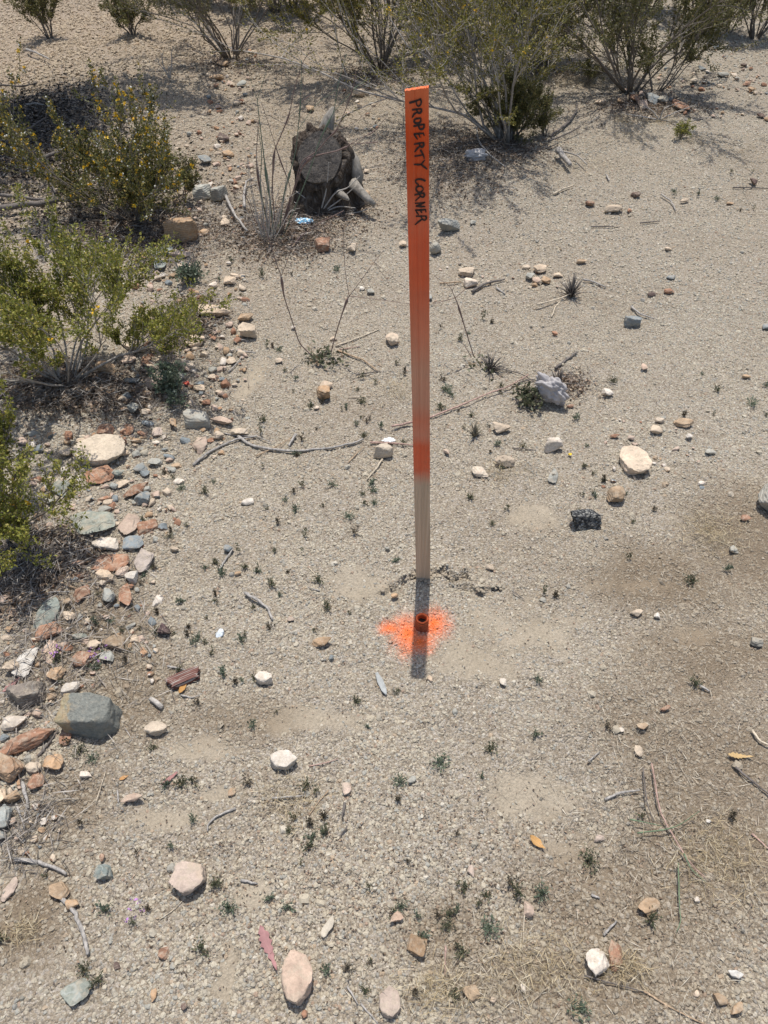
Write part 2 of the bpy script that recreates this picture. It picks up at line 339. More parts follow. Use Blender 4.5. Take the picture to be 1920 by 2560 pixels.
def build_gravel():
    P, S, Rr, I = [], [], [], []
    def band(y0, y1, dens, smin, smax, sk):
        hwmax = .35 * y1 + 1.0; n = int((y1 - y0) * 2 * hwmax * dens)
        x = rng.uniform(-hwmax, hwmax, n); y = rng.uniform(y0, y1, n)
        k = np.abs(x) < .35 * y + .95
        dn = 1 - .97 * dustmask(x, y); patch = np.clip(.55 + 1.5 * (n2(x * 5, y * 5, 41) - .3), .35, 1)
        k &= rng.random(n) < dn * patch; x, y = x[k], y[k]; n = len(x)
        s = smin + (smax - smin) * rng.random(n) ** sk
        coarse = np.clip((.9 - y) * .25, 0, .2) + np.clip((-.45 - x) * .5, 0, .35); s = s * (1 + coarse)
        z = hbase(x, y) + hfine(x, y)
        P.append(np.stack([x, y, z + s * .10 - .0012], -1))
        S.append(s[:, None] * rng.uniform(.75, 1.2, (n, 3)) * np.array([1, 1, .78]) * .5)
        Rr.append(np.stack([rng.normal(0, .35, n), rng.normal(0, .35, n), rng.uniform(0, 6.28, n)], -1)); I.append(rng.integers(0, 6, n))
    band(.02, 2.7, 40000, .0027, .0088, 2.4)
    band(2.7, 5.2, 15000, .0040, .0120, 2.8)
    band(5.2, 10.5, 3600, .007, .021, 3.2)
    band(.02, 6, 70, .012, .021, 1.8)
    P = np.concatenate(P); S = np.concatenate(S); Rr = np.concatenate(Rr); I = np.concatenate(I)
    me = bpy.data.meshes.new('gravel'); me.vertices.add(len(P)); me.vertices.foreach_set('co', P.astype(np.float32).ravel())
    for nm, ty, arr in (('scl', 'FLOAT_VECTOR', S), ('rot', 'FLOAT_VECTOR', Rr)):
        a = me.attributes.new(nm, ty, 'POINT'); a.data.foreach_set('vector', arr.astype(np.float32).ravel())
    a = me.attributes.new('brown', 'FLOAT', 'POINT'); a.data.foreach_set('value', brownmask(P[:, 0], P[:, 1]).astype(np.float32))
    a = me.attributes.new('idx', 'INT', 'POINT'); a.data.foreach_set('value', I.astype(np.int32))
    me.materials.append(M_PEB)
    o = bpy.data.objects.new('gravel', me); COL.objects.link(o); tag(o, 'loose fine gravel of beige, grey and white pebbles strewn over the dry soil', 'gravel', kind='stuff')
    ng = bpy.data.node_groups.new('gravel_scatter', 'GeometryNodeTree')
    ng.interface.new_socket('Geometry', in_out='INPUT', socket_type='NodeSocketGeometry'); ng.interface.new_socket('Geometry', in_out='OUTPUT', socket_type='NodeSocketGeometry')
    gi = ng.nodes.new('NodeGroupInput'); go = ng.nodes.new('NodeGroupOutput'); L = ng.links.new
    join = ng.nodes.new('GeometryNodeJoinGeometry')
    for k in range(6):
        ico = ng.nodes.new('GeometryNodeMeshIcoSphere'); ico.inputs['Subdivisions'].default_value = 2; ico.inputs['Radius'].default_value = 1
        pos = ng.nodes.new('GeometryNodeInputPosition'); nz = ng.nodes.new('ShaderNodeTexNoise'); nz.noise_dimensions = '4D'; nz.inputs['Scale'].default_value = .95; nz.inputs['W'].default_value = k * 7.3; nz.inputs['Detail'].default_value = 1.5
        L(pos.outputs[0], nz.inputs['Vector']); sub = ng.nodes.new('ShaderNodeVectorMath'); sub.operation = 'SUBTRACT'; sub.inputs[1].default_value = (.5, .5, .5); L(nz.outputs['Color'], sub.inputs[0])
        scl = ng.nodes.new('ShaderNodeVectorMath'); scl.operation = 'SCALE'; scl.inputs['Scale'].default_value = 1.7; L(sub.outputs[0], scl.inputs[0])
        sp = ng.nodes.new('GeometryNodeSetPosition'); L(ico.outputs[0], sp.inputs['Geometry']); L(scl.outputs[0], sp.inputs['Offset'])
        ss = ng.nodes.new('GeometryNodeSetShadeSmooth'); ss.inputs['Shade Smooth'].default_value = False; L(sp.outputs[0], ss.inputs[0])
        sm = ng.nodes.new('GeometryNodeSetMaterial'); sm.inputs['Material'].default_value = M_PEB; L(ss.outputs[0], sm.inputs[0])
        gt = ng.nodes.new('GeometryNodeGeometryToInstance'); L(sm.outputs[0], gt.inputs[0]); L(gt.outputs[0], join.inputs[0])
    iop = ng.nodes.new('GeometryNodeInstanceOnPoints'); iop.inputs['Pick Instance'].default_value = True
    L(gi.outputs[0], iop.inputs['Points']); L(join.outputs[0], iop.inputs['Instance'])
    def attr(nm, ty):
        n = ng.nodes.new('GeometryNodeInputNamedAttribute'); n.data_type = ty; n.inputs['Name'].default_value = nm; return n.outputs['Attribute']
    L(attr('idx', 'INT'), iop.inputs['Instance Index']); e2r = ng.nodes.new('FunctionNodeEulerToRotation'); L(attr('rot', 'FLOAT_VECTOR'), e2r.inputs[0]); L(e2r.outputs[0], iop.inputs['Rotation'])
    L(attr('scl', 'FLOAT_VECTOR'), iop.inputs['Scale']); L(iop.outputs[0], go.inputs[0])
    md = o.modifiers.new('scatter', 'NODES'); md.node_group = ng
build_gravel()

# ------------------------------------------------------------------ labels that say which one
LM = [("the stake's foot", 1057, 1448), ("the orange pipe", 1053, 1560), ("the crumpled grey bag", 1370, 985), ("the tree stump", 815, 430), ("the largest grey boulder", 228, 1785), ("the black asphalt lump", 1461, 1295),
      ("the broad pale slab", 251, 1118), ("the leafy green bush", 170, 945), ("the pointed tan rock", 463, 579), ("the blue wrapper", 760, 548), ("the jagged mauve leaf", 670, 2370), ("the tan block with dark end", 742, 2425), ("the orange dry leaf", 1342, 2107),
      ("the porous purple-brown stone", 411, 1575), ("the weathered red wood chunk", 459, 1701), ("the paired grey and red stones", 1510, 2385), ("the boxy blue-grey stone", 1579, 806), ("the white torn bag", 1190, 390), ("the thick curved stick", 195, 2310),
      ("the bushy shrub at right", 1580, 245), ("the wedge-shaped tan rock", 474, 2186), ("the boulder at the right edge", 1910, 1245), ("the yellow-flowered bush", 350, 540), ("the long grey forked stick", 700, 1125), ("the upright white slab", 69, 1627)]
ORD = ['nearest', 'second nearest', 'third nearest', 'fourth nearest', 'fifth nearest', 'sixth nearest', 'seventh nearest', 'eighth nearest', 'ninth nearest', 'tenth nearest'] + ['%dth nearest' % i for i in range(11, 60)]
PEND = []
def later(o, noun, sx, sy): PEND.append((o, noun, sx, sy))
def settle():
    buck = {}
    for (o, noun, sx, sy) in PEND:
        best = min(LM, key=lambda l: math.hypot((l[1] - sx), (l[2] - sy) * 1.2) + (60 if math.hypot(l[1] - sx, l[2] - sy) < 12 else 0)); dx, dy = sx - best[1], sy - best[2]
        rel = ('right of' if dx > 0 else 'left of') if abs(dx) > abs(dy) else ('in front of' if dy > 0 else 'beyond')
        buck.setdefault((noun, rel, best[0]), []).append((math.hypot(dx, dy), o))
    for (noun, rel, lm), L in buck.items():
        L.sort(key=lambda t: t[0])
        for i, (_, o) in enumerate(L):
            o['label'] = '%s %s %s' % (noun, rel, lm) if len(L) == 1 else '%s, %s of those %s %s' % (noun, ORD[i], rel, lm)

# ------------------------------------------------------------------ rocks
def ico(sub):
    import bmesh
    bm = bmesh.new(); bmesh.ops.create_icosphere(bm, subdivisions=sub, radius=1); bm.verts.ensure_lookup_table()
    V = np.array([v.co[:] for v in bm.verts]); Fc = np.array([[v.index for v in f.verts] for f in bm.faces]); bm.free(); return V, Fc
ICO = {s: ico(s) for s in (2, 3, 4, 5)}
def rockverts(sub, seed, planes=11, rough=.05, lump=.14, round_=.0, box=0, custom=None):
    """star-shaped polyhedron: distance along every direction to the nearest of a set of cutting planes, edges slightly worn"""
    D, Fc = ICO[sub]; r = np.random.default_rng(seed); Ns, ds = [], []
    for ax_ in ([1, 0, 0], [-1, 0, 0], [0, 1, 0], [0, -1, 0], [0, 0, 1], [0, 0, -1]):
        n = np.array(ax_, float) + r.normal(0, .20 if box else .42, 3) * (0.6 if ax_[2] else 1); Ns.append(n / np.linalg.norm(n)); ds.append(r.uniform(.8, 1.0))
    for _ in range(4 if box else planes):
        n = r.normal(size=3); n /= np.linalg.norm(n); Ns.append(n); ds.append(r.uniform(.98, 1.18) if box else r.uniform(.84, 1.08))
    if custom:
        Ns = [np.array(c[:3], float) / np.linalg.norm(c[:3]) for c in custom]; ds = [c[3] for c in custom]
    Ns = np.array(Ns); ds = np.array(ds); dt = D @ Ns.T; t = np.where(dt > .05, ds[None] / np.maximum(dt, .05), 9.0); k = 16.0 if sub < 4 else 22.0
    rr = -np.log(np.exp(-k * t).sum(1)) / k; V = D * rr[:, None]
    w0 = V * 1.0
    V = V * (1 + rough * fbm(w0[:, 0] * 2.6 + seed, w0[:, 1] * 2.6, w0[:, 2] * 2.6, 5, (seed * 3) % 89) + rough * .35 * fbm(w0[:, 0] * 11 + seed, w0[:, 1] * 11, w0[:, 2] * 11, 2, seed % 53))[:, None]
    V /= np.abs(V).max(0)[None]; return V, Fc
RN = [0]
def rock(sx, sy, w, h, kind, flat_=None, ang=0.0, label=None, planes=10, rough=.10, sub=None, color=None, name='rock', matl=None, cat='rock', noun=None, tilt=None, sink=.15, group=None, box=0, custom=None):
    w *= 1.02; h *= 1.12 if flat_ is None or flat_ >= .5 else 1.45
    RN[0] += 1; seed = RN[0] * 13 + 5; r = np.random.default_rng(seed)
    c = gp(sx, sy + h * .18); k = ppm(c); a = math.atan2(CAM_H, math.hypot(c[0], c[1]))
    W = w / k; H = h / k
    fl = .62 if flat_ is None else flat_
    z = min(H, W) * fl; d = (H - .78 * z * math.cos(a)) / math.sin(a); d = min(max(d, .42 * W), 1.9 * W)
    sub = sub or (4 if w * h > 700 else 3)
    if kind in ('pale', 'white') and rough == .07: rough = .10
    V, Fc = rockverts(sub, seed, planes, rough, box=box, custom=custom)
    V = V * np.array([W / 2, d / 2, z / 2]); V[:, 1] -= (.0 if box else .06) * V[:, 2]
    t = tilt if tilt is not None else (r.normal(0, .07), r.normal(0, .07)); cx, sx_ = math.cos(t[0]), math.sin(t[0]); cy, sy_ = math.cos(t[1]), math.sin(t[1])
    V = V @ np.array([[1, 0, 0], [0, cx, sx_], [0, -sx_, cx]]) @ np.array([[cy, 0, -sy_], [0, 1, 0], [sy_, 0, cy]])
    mt = matl or M_ROCK[kind]; o = mk(name, V, Fc, mt, smooth=True); o.data.set_sharp_from_angle(angle=R(32))
    o.location = (c[0], c[1], c[2] + z * (.5 - sink) + .002); yaw = ang if ang else 0
    o.rotation_euler = (0, 0, R(yaw)) 
    cc = color or RC[kind]; f = 1 + r.normal(0, .09); hue = r.normal(0, .03)
    o.color = (min(cc[0] * f * (1 + hue), .8), min(cc[1] * f, .78), min(cc[2] * f * (1 - hue), .75), 1)
    size = max(w, h) / k
    grp = group or ('stones scattered over the dry ground' if size < .12 else 'larger rocks lying on the ground')
    tag(o, label, cat, grp)
    if not label: later(o, noun or (('small ' if size < .045 else '') + WORD[kind] + (' stone' if size < .09 else ' rock')), sx, sy)
    return o
BIG = [  # x, y, w, h, colour, flatness, yaw, label
 (228, 1785, 142, 112, 'slate', .86, -6, 'largest boulder, blocky grey-green with a rusty upper left edge'),
 (251, 1118, 128, 66, 'pale', .35, 22, 'broad flat pale slab lying in front of the leafy green bush'),
 (463, 585, 92, 62, 'tan', .95, -5, 'pointed tan rock standing in front of the yellow-flowered bush'),
 (231, 1292, 118, 56, 'slate', .22, 6, 'wide flat grey-green slab beside the lower left bush'),
 (73, 1731, 98, 66, 'dark', .7, 28, 'dark grey-brown angular block just up and left of the largest boulder'),
 (73, 1845, 146, 60, 'rust', .55, 22, 'long rust brown bar-shaped rock left of the largest boulder'),
 (69, 1627, 54, 106, 'white', .3, -14, 'upright-lying long whitish slab near the left edge'),
 (474, 2186, 92, 78, 'pink', .6, 20, 'wedge-shaped pinkish tan rock alone in lower left gravel'),
 (742, 2425, 86, 118, 'pink', .62, 8, 'biggest pinkish tan block with dark end, beside the mauve leaf'),
 (974, 2499, 58, 70, 'pink', .5, -10, 'pinkish tan squarish rock at the bottom edge right of the biggest tan block'),
 (1490, 2393, 62, 72, 'white', .75, -18, 'pale grey-pink rock touching the red-brown stone, lower right'),
 (1536, 2379, 38, 58, 'rust', .45, -8, 'red-brown oval stone leaning beside the pale grey-pink rock'),
 (709, 1897, 70, 54, 'white', .7, 0, 'cream white rock with a thin twig at its right side'),
 (392, 1820, 54, 36, 'pale', .7, 8, 'oblong pale cream rock to the right of the largest boulder'),
 (661, 1695, 44, 34, 'white', .75, 0, 'chalky white stone in open gravel left of the stake shadow'),
 (802, 1604, 52, 28, 'tan', .6, -8, 'brownish grey pointed stone left of the orange paint'),
 (1122, 567, 66, 34, 'grey', .8, 6, 'pale grey kite-shaped rock right of the stake lettering'),
 (1581, 1147, 76, 58, 'pale', .42, 0, 'broad pitted pale rock set into gravel right of centre'),
 (1384, 1113, 52, 40, 'white', .85, 0, 'pinkish white pyramid rock below the crumpled grey bag'),
 (1538, 1236, 48, 46, 'tan', .7, 30, 'tan grey angular rock right above the black asphalt lump'),
 (1384, 1186, 26, 42, 'grey', .6, -14, 'narrow upright grey stone speckled with white, below the pyramid rock'),
 (1704, 1057, 56, 24, 'tan', .6, -10, 'orange-tan pointed rock near the right side'),
 (1579, 806, 42, 28, 'blue', .85, -12, 'boxy blue-grey stone alone on the upper right gravel'),
 (1925, 1245, 76, 96, 'grey', .9, 0, 'large rounded grey boulder cut off by the right edge'),
 (496, 1053, 66, 46, 'grey', .8, -4, 'flat-topped grey boulder right of the broad pale slab'),
 (536, 779, 84, 40, 'pale', .7, 4, 'chunky pitted pale rock right of the leafy green bush'),
 (621, 829, 44, 40, 'pale', .75, 0, 'rounded pale brown rock at the edge of the stony bank'),
 (334, 1355, 52, 42, 'blue', .5, 10, 'smooth oval blue-grey stone between rust and cream rocks'),
 (285, 1400, 92, 38, 'rust', .3, 0, 'flat wide rust brown slab below the smooth oval blue-grey stone'),
 (266, 1355, 70, 38, 'white', .5, 0, 'knobbly white rock left of the smooth oval blue-grey stone'),
 (343, 1209, 40, 76, 'rust', .35, -38, 'long rust brown rock crossed by pale veins'),
 (312, 1473, 40, 68, 'rust', .35, 12, 'tall narrow rust brown slab under a white stone'),
 (291, 1602, 70, 44, 'tan', .5, -18, 'bright orange-tan rock right of the cream rocks'),
 (208, 1646, 62, 44, 'rust', .55, 8, 'rust brown rock with grey upper face, purple flowers at its side'),
 (123, 1523, 54, 56, 'slate', .35, 0, 'flat jagged grey-green shard left of the pale stone'),
 (120, 1573, 78, 38, 'rust', .35, 0, 'long low rust and grey slab above the long whitish slab'),
 (30, 1915, 72, 78, 'tan', .7, 0, 'brown-grey block at the left edge below the bar-shaped rock'),
 (15, 2038, 72, 62, 'grey', .5, 0, 'greenish tan rock at the left edge beneath grey twigs'),
 (810, 985, 40, 44, 'tan', .9, 20, 'brown upright stone leaning on a pale one, left of the stake'),
 (960, 1130, 54, 40, 'pale', .85, 0, 'lumpy pale tan rock just left of the stake middle'),
 (1261, 1153, 50, 36, 'pale', .7, 0, 'pale cream rock right of the stake, nearer of two alike'),
 (1253, 1070, 48, 32, 'pale', .7, 0, 'pale orange-cream rock right of the stake, farther of two alike'),
 (1194, 1176, 50, 32, 'pale', .5, 0, 'low pale cream rock nearest the right side of the stake'),
 (1165, 682, 44, 24, 'pale', .7, 0, 'pale cream rock, rear one of a touching pair right of the stake'),
 (1174, 708, 42, 26, 'white', .7, 0, 'whitish rock, front one of a touching pair right of the stake'),
 (981, 848, 34, 38, 'pale', .7, 0, 'pale triangular rock left of the stake, by a straw stalk'),
 (1041, 2356, 54, 42, 'tan', .45, 0, 'round flat orange-tan stone at lower centre'),
 (993, 2290, 38, 28, 'pink', .8, 0, 'lumpy pinkish stone at the foot of a green weed, lower centre'),
 (266, 2175, 54, 42, 'slate', .7, 18, 'grey-brown stone with white patch near the forked stick, lower left'),
 (193, 2468, 78, 44, 'slate', .22, 26, 'flat slanting grey shard at the bottom left'),
 (808, 617, 44, 34, 'rust', .85, 0, 'rust brown cube-like stone in front of the blue wrapper'),
 (1087, 625, 34, 30, 'grey', .9, 0, 'pale grey stone partly hidden behind the right edge of the stake'),
 (268, 924, 46, 40, 'tan', .9, 0, 'brown tan rock half under the leafy green bush'),
 (505, 484, 46, 40, 'grey', .85, 0, 'left one of two squarish grey rocks behind the pointed tan rock'),
 (546, 490, 44, 42, 'grey', .85, 0, 'right one of two squarish grey rocks behind the pointed tan rock'),
]
def prism(seed, n=9, lo=.86, hi=1.0):
    r = np.random.default_rng(seed); L = [(0, .08, 1, .7), (0, 0, -1, .8)]
    for i in range(n):
        a = 2 * math.pi * (i + r.uniform(-.25, .25)) / n; L.append((math.cos(a), math.sin(a), r.uniform(-.25, .12), r.uniform(lo, hi)))
        if i % 2: L.append((math.cos(a), math.sin(a), 1.0, r.uniform(.98, 1.12)))
    return L
SLAB = {742: prism(3), 474: prism(8, 7, .74, 1.0), 974: prism(5, 8), 251: prism(11, 10), 392: prism(4, 8), 709: prism(6, 8), 661: prism(9, 7), 1581: prism(14, 9)}
for (x, y, ww, hh, kd, fl, an, lb) in BIG:
    o = rock(x, y, ww, hh, kd, fl, an, lb, sub=5 if ww * hh > 4500 else 4, planes=(5 if x in (228, 742) else 9) if ww > 80 else 11, rough=.085 if kd in ('slate', 'blue', 'rust', 'grey') else .12, custom=[(0, -1, .06, .78), (-.15, -.28, 1, .62), (.55, -.1, .9, .80), (1, .1, .1, .95), (.8, -.75, 0, .98), (-1, .05, .1, .98), (-.6, -.2, .85, 1.0), (0, 1, .2, .8), (0, 0, -1, .8), (-.75, -.8, -.15, 1.12), (.8, -.35, .75, .98)] if x == 228 else SLAB.get(x), box={228: .42, 1579: .5, 496: .6, 392: .6, 808: .6, 505: .6, 546: .6}.get(x, .6 if (x, y) == (73, 1731) else 0))
    if (x, y) == (73, 1731): o.color = (.20, .17, .14, 1); o.data.materials[0] = M_ROCK['slate']
    if (x, y) == (1384, 1186): o.data.materials[0] = M_ROCK['grey']
SM = [
 (559, 162, 27, 16, 'tan'), (544, 195, 42, 14, 'tan'), (540, 214, 20, 15, 'rust'), (559, 347, 36, 20, 'dark'), (513, 401, 36, 28, 'blue'), (571, 386, 30, 20, 'tan'), (606, 210, 22, 15, 'grey'), (405, 625, 62, 30, 'slate'),
 (451, 637, 60, 16, 'pink'), (374, 629, 18, 18, 'white'), (563, 559, 24, 20, 'pale'), (511, 582, 32, 20, 'tan'), (881, 619, 26, 28, 'pale'), (1008, 611, 22, 16, 'pale'), (898, 235, 38, 18, 'pale'), (883, 199, 26, 14, 'tan'),
 (775, 272, 20, 16, 'tan'), (927, 322, 17, 10, 'pale'), (1182, 556, 20, 12, 'grey'), (918, 482, 18, 16, 'tan'), (916, 428, 14, 10, 'pale'), (1500, 257, 26, 12, 'pale'), (1531, 525, 50, 20, 'pale'), (1473, 509, 26, 16, 'rust'),
 (1589, 488, 26, 18, 'dark'), (1573, 527, 12, 12, 'rust'), (1606, 262, 30, 22, 'pink'), (1585, 245, 30, 24, 'rust'), (1700, 262, 38, 22, 'rust'), (1631, 247, 40, 26, 'blue'), (1550, 253, 18, 14, 'tan'), (1655, 250, 30, 18, 'grey'), (1735, 203, 20, 14, 'pale'),
 (1837, 189, 14, 10, 'white'), (1805, 187, 28, 14, 'grey'), (1787, 114, 16, 14, 'blue'), (1868, 210, 28, 10, 'rust'), (1878, 224, 16, 12, 'tan'), (1901, 289, 20, 10, 'dark'), (1859, 164, 18, 8, 'dark'), (1754, 172, 16, 10, 'blue'),
 (1824, 509, 18, 9, 'tan'), (1668, 623, 18, 12, 'pale'), (1710, 503, 26, 9, 'pale'), (613, 794, 40, 24, 'tan'), (432, 835, 26, 18, 'white'), (486, 852, 56, 40, 'pale'), (446, 810, 24, 22, 'tan'),
 (397, 659, 38, 26, 'slate'), (374, 659, 24, 22, 'tan'), (478, 675, 38, 18, 'pale'), (575, 702, 32, 26, 'pale'), (588, 690, 24, 16, 'pale'), (534, 713, 20, 16, 'white'), (392, 696, 24, 16, 'pale'), (435, 690, 30, 14, 'tan'),
 (69, 951, 42, 22, 'tan'), (465, 914, 48, 24, 'pale'), (449, 941, 42, 28, 'grey'), (401, 941, 40, 26, 'pale'), (386, 960, 46, 22, 'pink'), (498, 960, 28, 16, 'blue'), (501, 972, 32, 18, 'pale'), (532, 925, 24, 20, 'grey'),
 (366, 898, 32, 22, 'rust'), (324, 897, 36, 20, 'pink'), (424, 881, 28, 12, 'tan'), (378, 918, 36, 14, 'pale'), (332, 871, 40, 16, 'pale'), (397, 843, 26, 14, 'rust'), (330, 952, 40, 26, 'blue'), (332, 1018, 54, 34, 'grey'),
 (365, 1030, 32, 22, 'pale'), (557, 1053, 60, 24, 'pink'), (596, 1080, 50, 26, 'pale'), (546, 1089, 30, 28, 'pale'), (501, 1107, 38, 34, 'pink'), (390, 1078, 34, 22, 'pink'), (355, 1084, 30, 16, 'rust'), (343, 1103, 32, 20, 'tan'),
 (320, 1074, 40, 24, 'rust'), (266, 1072, 44, 24, 'rust'), (432, 1055, 42, 30, 'tan'), (370, 1059, 36, 18, 'blue'), (203, 1103, 26, 20, 'pale'), (168, 1132, 28, 24, 'pale'), (168, 1106, 20, 14, 'tan'), (390, 1107, 24, 14, 'white'),
 (413, 1125, 20, 9, 'blue'), (424, 1143, 30, 12, 'blue'), (309, 1134, 26, 18, 'pale'), (390, 1155, 38, 22, 'grey'), (351, 1172, 38, 26, 'blue'), (359, 1244, 44, 36, 'blue'), (247, 1180, 80, 40, 'rust'), (290, 1184, 42, 18, 'slate'),
 (285, 1215, 22, 16, 'grey'), (262, 1248, 34, 16, 'rust'), (154, 1215, 56, 30, 'slate'), (440, 1165, 28, 14, 'tan'), (554, 1132, 18, 14, 'tan'), (536, 1143, 16, 12, 'pale'), (619, 1255, 32, 20, 'white'), (220, 1250, 26, 16, 'pale'),
 (1076, 742, 16, 18, 'grey'), (927, 729, 20, 14, 'grey'), (904, 722, 14, 10, 'white'), (818, 964, 40, 24, 'pale'), (781, 1010, 16, 12, 'white'), (794, 1020, 18, 12, 'pale'), (1114, 1128, 18, 20, 'pink'), (696, 902, 24, 16, 'pale'), (734, 819, 14, 10, 'white'),
 (833, 848, 20, 14, 'pale'), (1349, 673, 38, 26, 'pale'), (1322, 690, 28, 22, 'grey'), (1340, 702, 22, 20, 'pink'), (1365, 702, 24, 18, 'tan'), (1315, 669, 22, 14, 'pale'), (1392, 688, 26, 14, 'pale'), (1670, 729, 28, 16, 'rust'), (1629, 736, 22, 14, 'dark'),
 (1677, 694, 24, 12, 'blue'), (1452, 655, 28, 12, 'tan'), (1386, 835, 16, 12, 'rust'), (1610, 918, 22, 18, 'pink'), (1519, 981, 30, 20, 'white'), (1648, 1051, 24, 16, 'pale'), (1639, 1074, 40, 28, 'pale'), (1752, 1209, 26, 14, 'white'), (1533, 1091, 28, 16, 'rust'),
 (1577, 1095, 20, 14, 'pink'), (1689, 1124, 26, 10, 'pink'), (1425, 1016, 20, 10, 'rust'), (1610, 1180, 16, 14, 'tan'), (1631, 1159, 15, 10, 'white'), (1722, 1091, 16, 14, 'white'), (1774, 1130, 30, 18, 'grey'), (1913, 817, 20, 16, 'blue'), (1863, 943, 30, 12, 'tan'),
 (328, 1299, 50, 50, 'pink'), (368, 1313, 54, 28, 'rust'), (359, 1396, 50, 46, 'pink'), (199, 1409, 46, 20, 'rust'), (262, 1436, 52, 34, 'pale'), (305, 1426, 34, 24, 'pink'), (332, 1440, 34, 34, 'white'), (257, 1457, 20, 18, 'pale'), (210, 1477, 48, 34, 'rust'),
 (274, 1490, 42, 38, 'grey'), (187, 1448, 20, 12, 'blue'), (172, 1502, 28, 20, 'tan'), (10, 1498, 28, 26, 'pink'), (176, 1540, 42, 30, 'pale'), (125, 1616, 42, 50, 'pink'), (235, 1610, 42, 34, 'pale'), (338, 1598, 28, 24, 'pale'), (204, 1592, 46, 18, 'slate'),
 (162, 1612, 30, 18, 'pink'), (270, 1639, 38, 34, 'grey'), (37, 1664, 44, 44, 'pale'), (143, 1679, 44, 46, 'tan'), (176, 1722, 44, 46, 'white'), (166, 1838, 34, 36, 'rust'), (35, 1803, 70, 40, 'white'), (135, 1901, 56, 44, 'tan'), (85, 1917, 40, 32, 'pale'),
 (571, 1371, 24, 20, 'blue'), (596, 1434, 18, 12, 'tan'), (436, 1373, 24, 18, 'pale'), (96, 1783, 30, 20, 'pink'), (130, 1741, 26, 22, 'tan'), (829, 1643, 14, 14, 'blue'), (1074, 1695, 18, 18, 'pale'), (1257, 1702, 18, 26, 'white'), (1226, 1419, 26, 16, 'pale'),
 (987, 1488, 20, 18, 'tan'), (727, 1548, 18, 14, 'pink'), (970, 1373, 16, 12, 'grey'), (1592, 1531, 32, 20, 'pale'), (1641, 1538, 18, 18, 'white'), (1662, 1772, 32, 11, 'rust'), (1886, 1604, 38, 28, 'grey'), (1606, 1814, 34, 24, 'tan'), (1552, 1824, 14, 14, 'white'),
 (1596, 1878, 26, 26, 'pale'), (1830, 1373, 28, 20, 'grey'), (1862, 1295, 26, 18, 'rust'), (409, 2379, 34, 22, 'rust'), (93, 1947, 42, 34, 'rust'), (37, 1991, 44, 36, 'tan'), (4, 1986, 30, 42, 'pale'), (4, 2085, 26, 34, 'blue'), (214, 1935, 34, 22, 'white'),
 (332, 1993, 58, 24, 'pink'), (581, 1978, 20, 22, 'tan'), (150, 2221, 56, 40, 'tan'), (27, 2217, 34, 44, 'pink'), (181, 2258, 36, 28, 'tan'), (293, 2412, 18, 18, 'dark'), (461, 2514, 17, 17, 'dark'), (257, 2142, 16, 18, 'rust'), (386, 2483, 16, 32, 'tan'),
 (868, 1970, 24, 30, 'pink'), (1033, 1947, 24, 22, 'grey'), (1178, 2476, 46, 40, 'tan'), (1232, 2497, 22, 26, 'pink'), (761, 2533, 16, 18, 'rust'), (1178, 2173, 18, 28, 'pink'), (1618, 2261, 56, 44, 'tan'), (1835, 2435, 36, 22, 'white'), (1307, 2468, 18, 22, 'white'),
 (1795, 2495, 42, 30, 'tan'), (1770, 2053, 14, 12, 'white'), (1496, 2094, 28, 18, 'pink'), (1322, 2270, 30, 36, 'pink'), (1741, 2248, 16, 16, 'white'), (1740, 2483, 20, 18, 'pale'), (1840, 2520, 40, 26, 'tan'),
]
for s in SM:
    kd = s[4]; fl = None
    if s[2] > 2.1 * s[3]: fl = .8
    elif kd in ('rust', 'pink', 'slate') and s[2] > 30: fl = .38
    rock(*s, flat_=fl, ang=rng.uniform(-25, 25))
# rubble of the bank between the countable rocks: one sheet of small broken stone
banks = [((20, 1080), (450, 1350), 150, 8, 26), ((0, 1350), (400, 1720), 150, 8, 24), ((0, 1700), (150, 2150), 46, 8, 26), ((330, 640), (620, 1010), 150, 8, 24), ((300, 850), (620, 1110), 80, 8, 24), ((520, 120), (640, 480), 130, 6, 18), ((1540, 180), (1925, 300), 60, 6, 15), ((430, 330), (620, 640), 60, 7, 18), ((1640, 120), (1925, 240), 40, 5, 11), ((1100, 660), (1420, 720), 14, 6, 14), ((1500, 1040), (1800, 1230), 26, 6, 13), ((850, 200), (960, 330), 30, 6, 15)]
VV, FF, nv = [], [], 0
for (a, b, n, s0, s1) in banks:
    for q in range(n):
        x = rng.uniform(a[0], b[0]); y = rng.uniform(a[1], b[1]); sz = (s0 + (s1 - s0) * rng.random() ** 2.2)
        c = gp(x, y); sz = sz / ppm(c); V, Fc = rockverts(3 if sz > .018 else 2, 7000 + len(VV) % 60, 10, .08)
        th = rng.uniform(0, 6.28); V = V * np.array([rng.uniform(.5, .75), rng.uniform(.4, .6), rng.uniform(.22, .42)]) * sz; V = np.stack([V[:, 0] * math.cos(th) - V[:, 1] * math.sin(th), V[:, 0] * math.sin(th) + V[:, 1] * math.cos(th), V[:, 2] + rng.normal(0, .12) * V[:, 0]], 1)
        VV.append(V + c + np.array([0, 0, sz * .14])); FF.append(Fc + nv); nv += len(V)
def rubble_mat():
    m, nt, b = mat('bank_rubble', .9, .2); geo = N(nt, 'ShaderNodeNewGeometry'); r = geo.outputs['Random Per Island']
    col = ramp(nt, r, [(0, RC['pale']), (.22, RC['pink']), (.42, RC['rust']), (.56, RC['tan']), (.70, RC['grey']), (.82, RC['blue']), (.88, RC['white']), (.96, (.44, .27, .16))], 'CONSTANT'); n = noise(nt, geo.outputs['Position'], 90, 5, .65)
    nt.links.new(mix(nt, 1.0, col, ramp(nt, n, [(.28, g(.65)), (.72, g(1.22))]), 'MULTIPLY'), b.inputs['Base Color']); bump(nt, b, n, .8, .004); return m
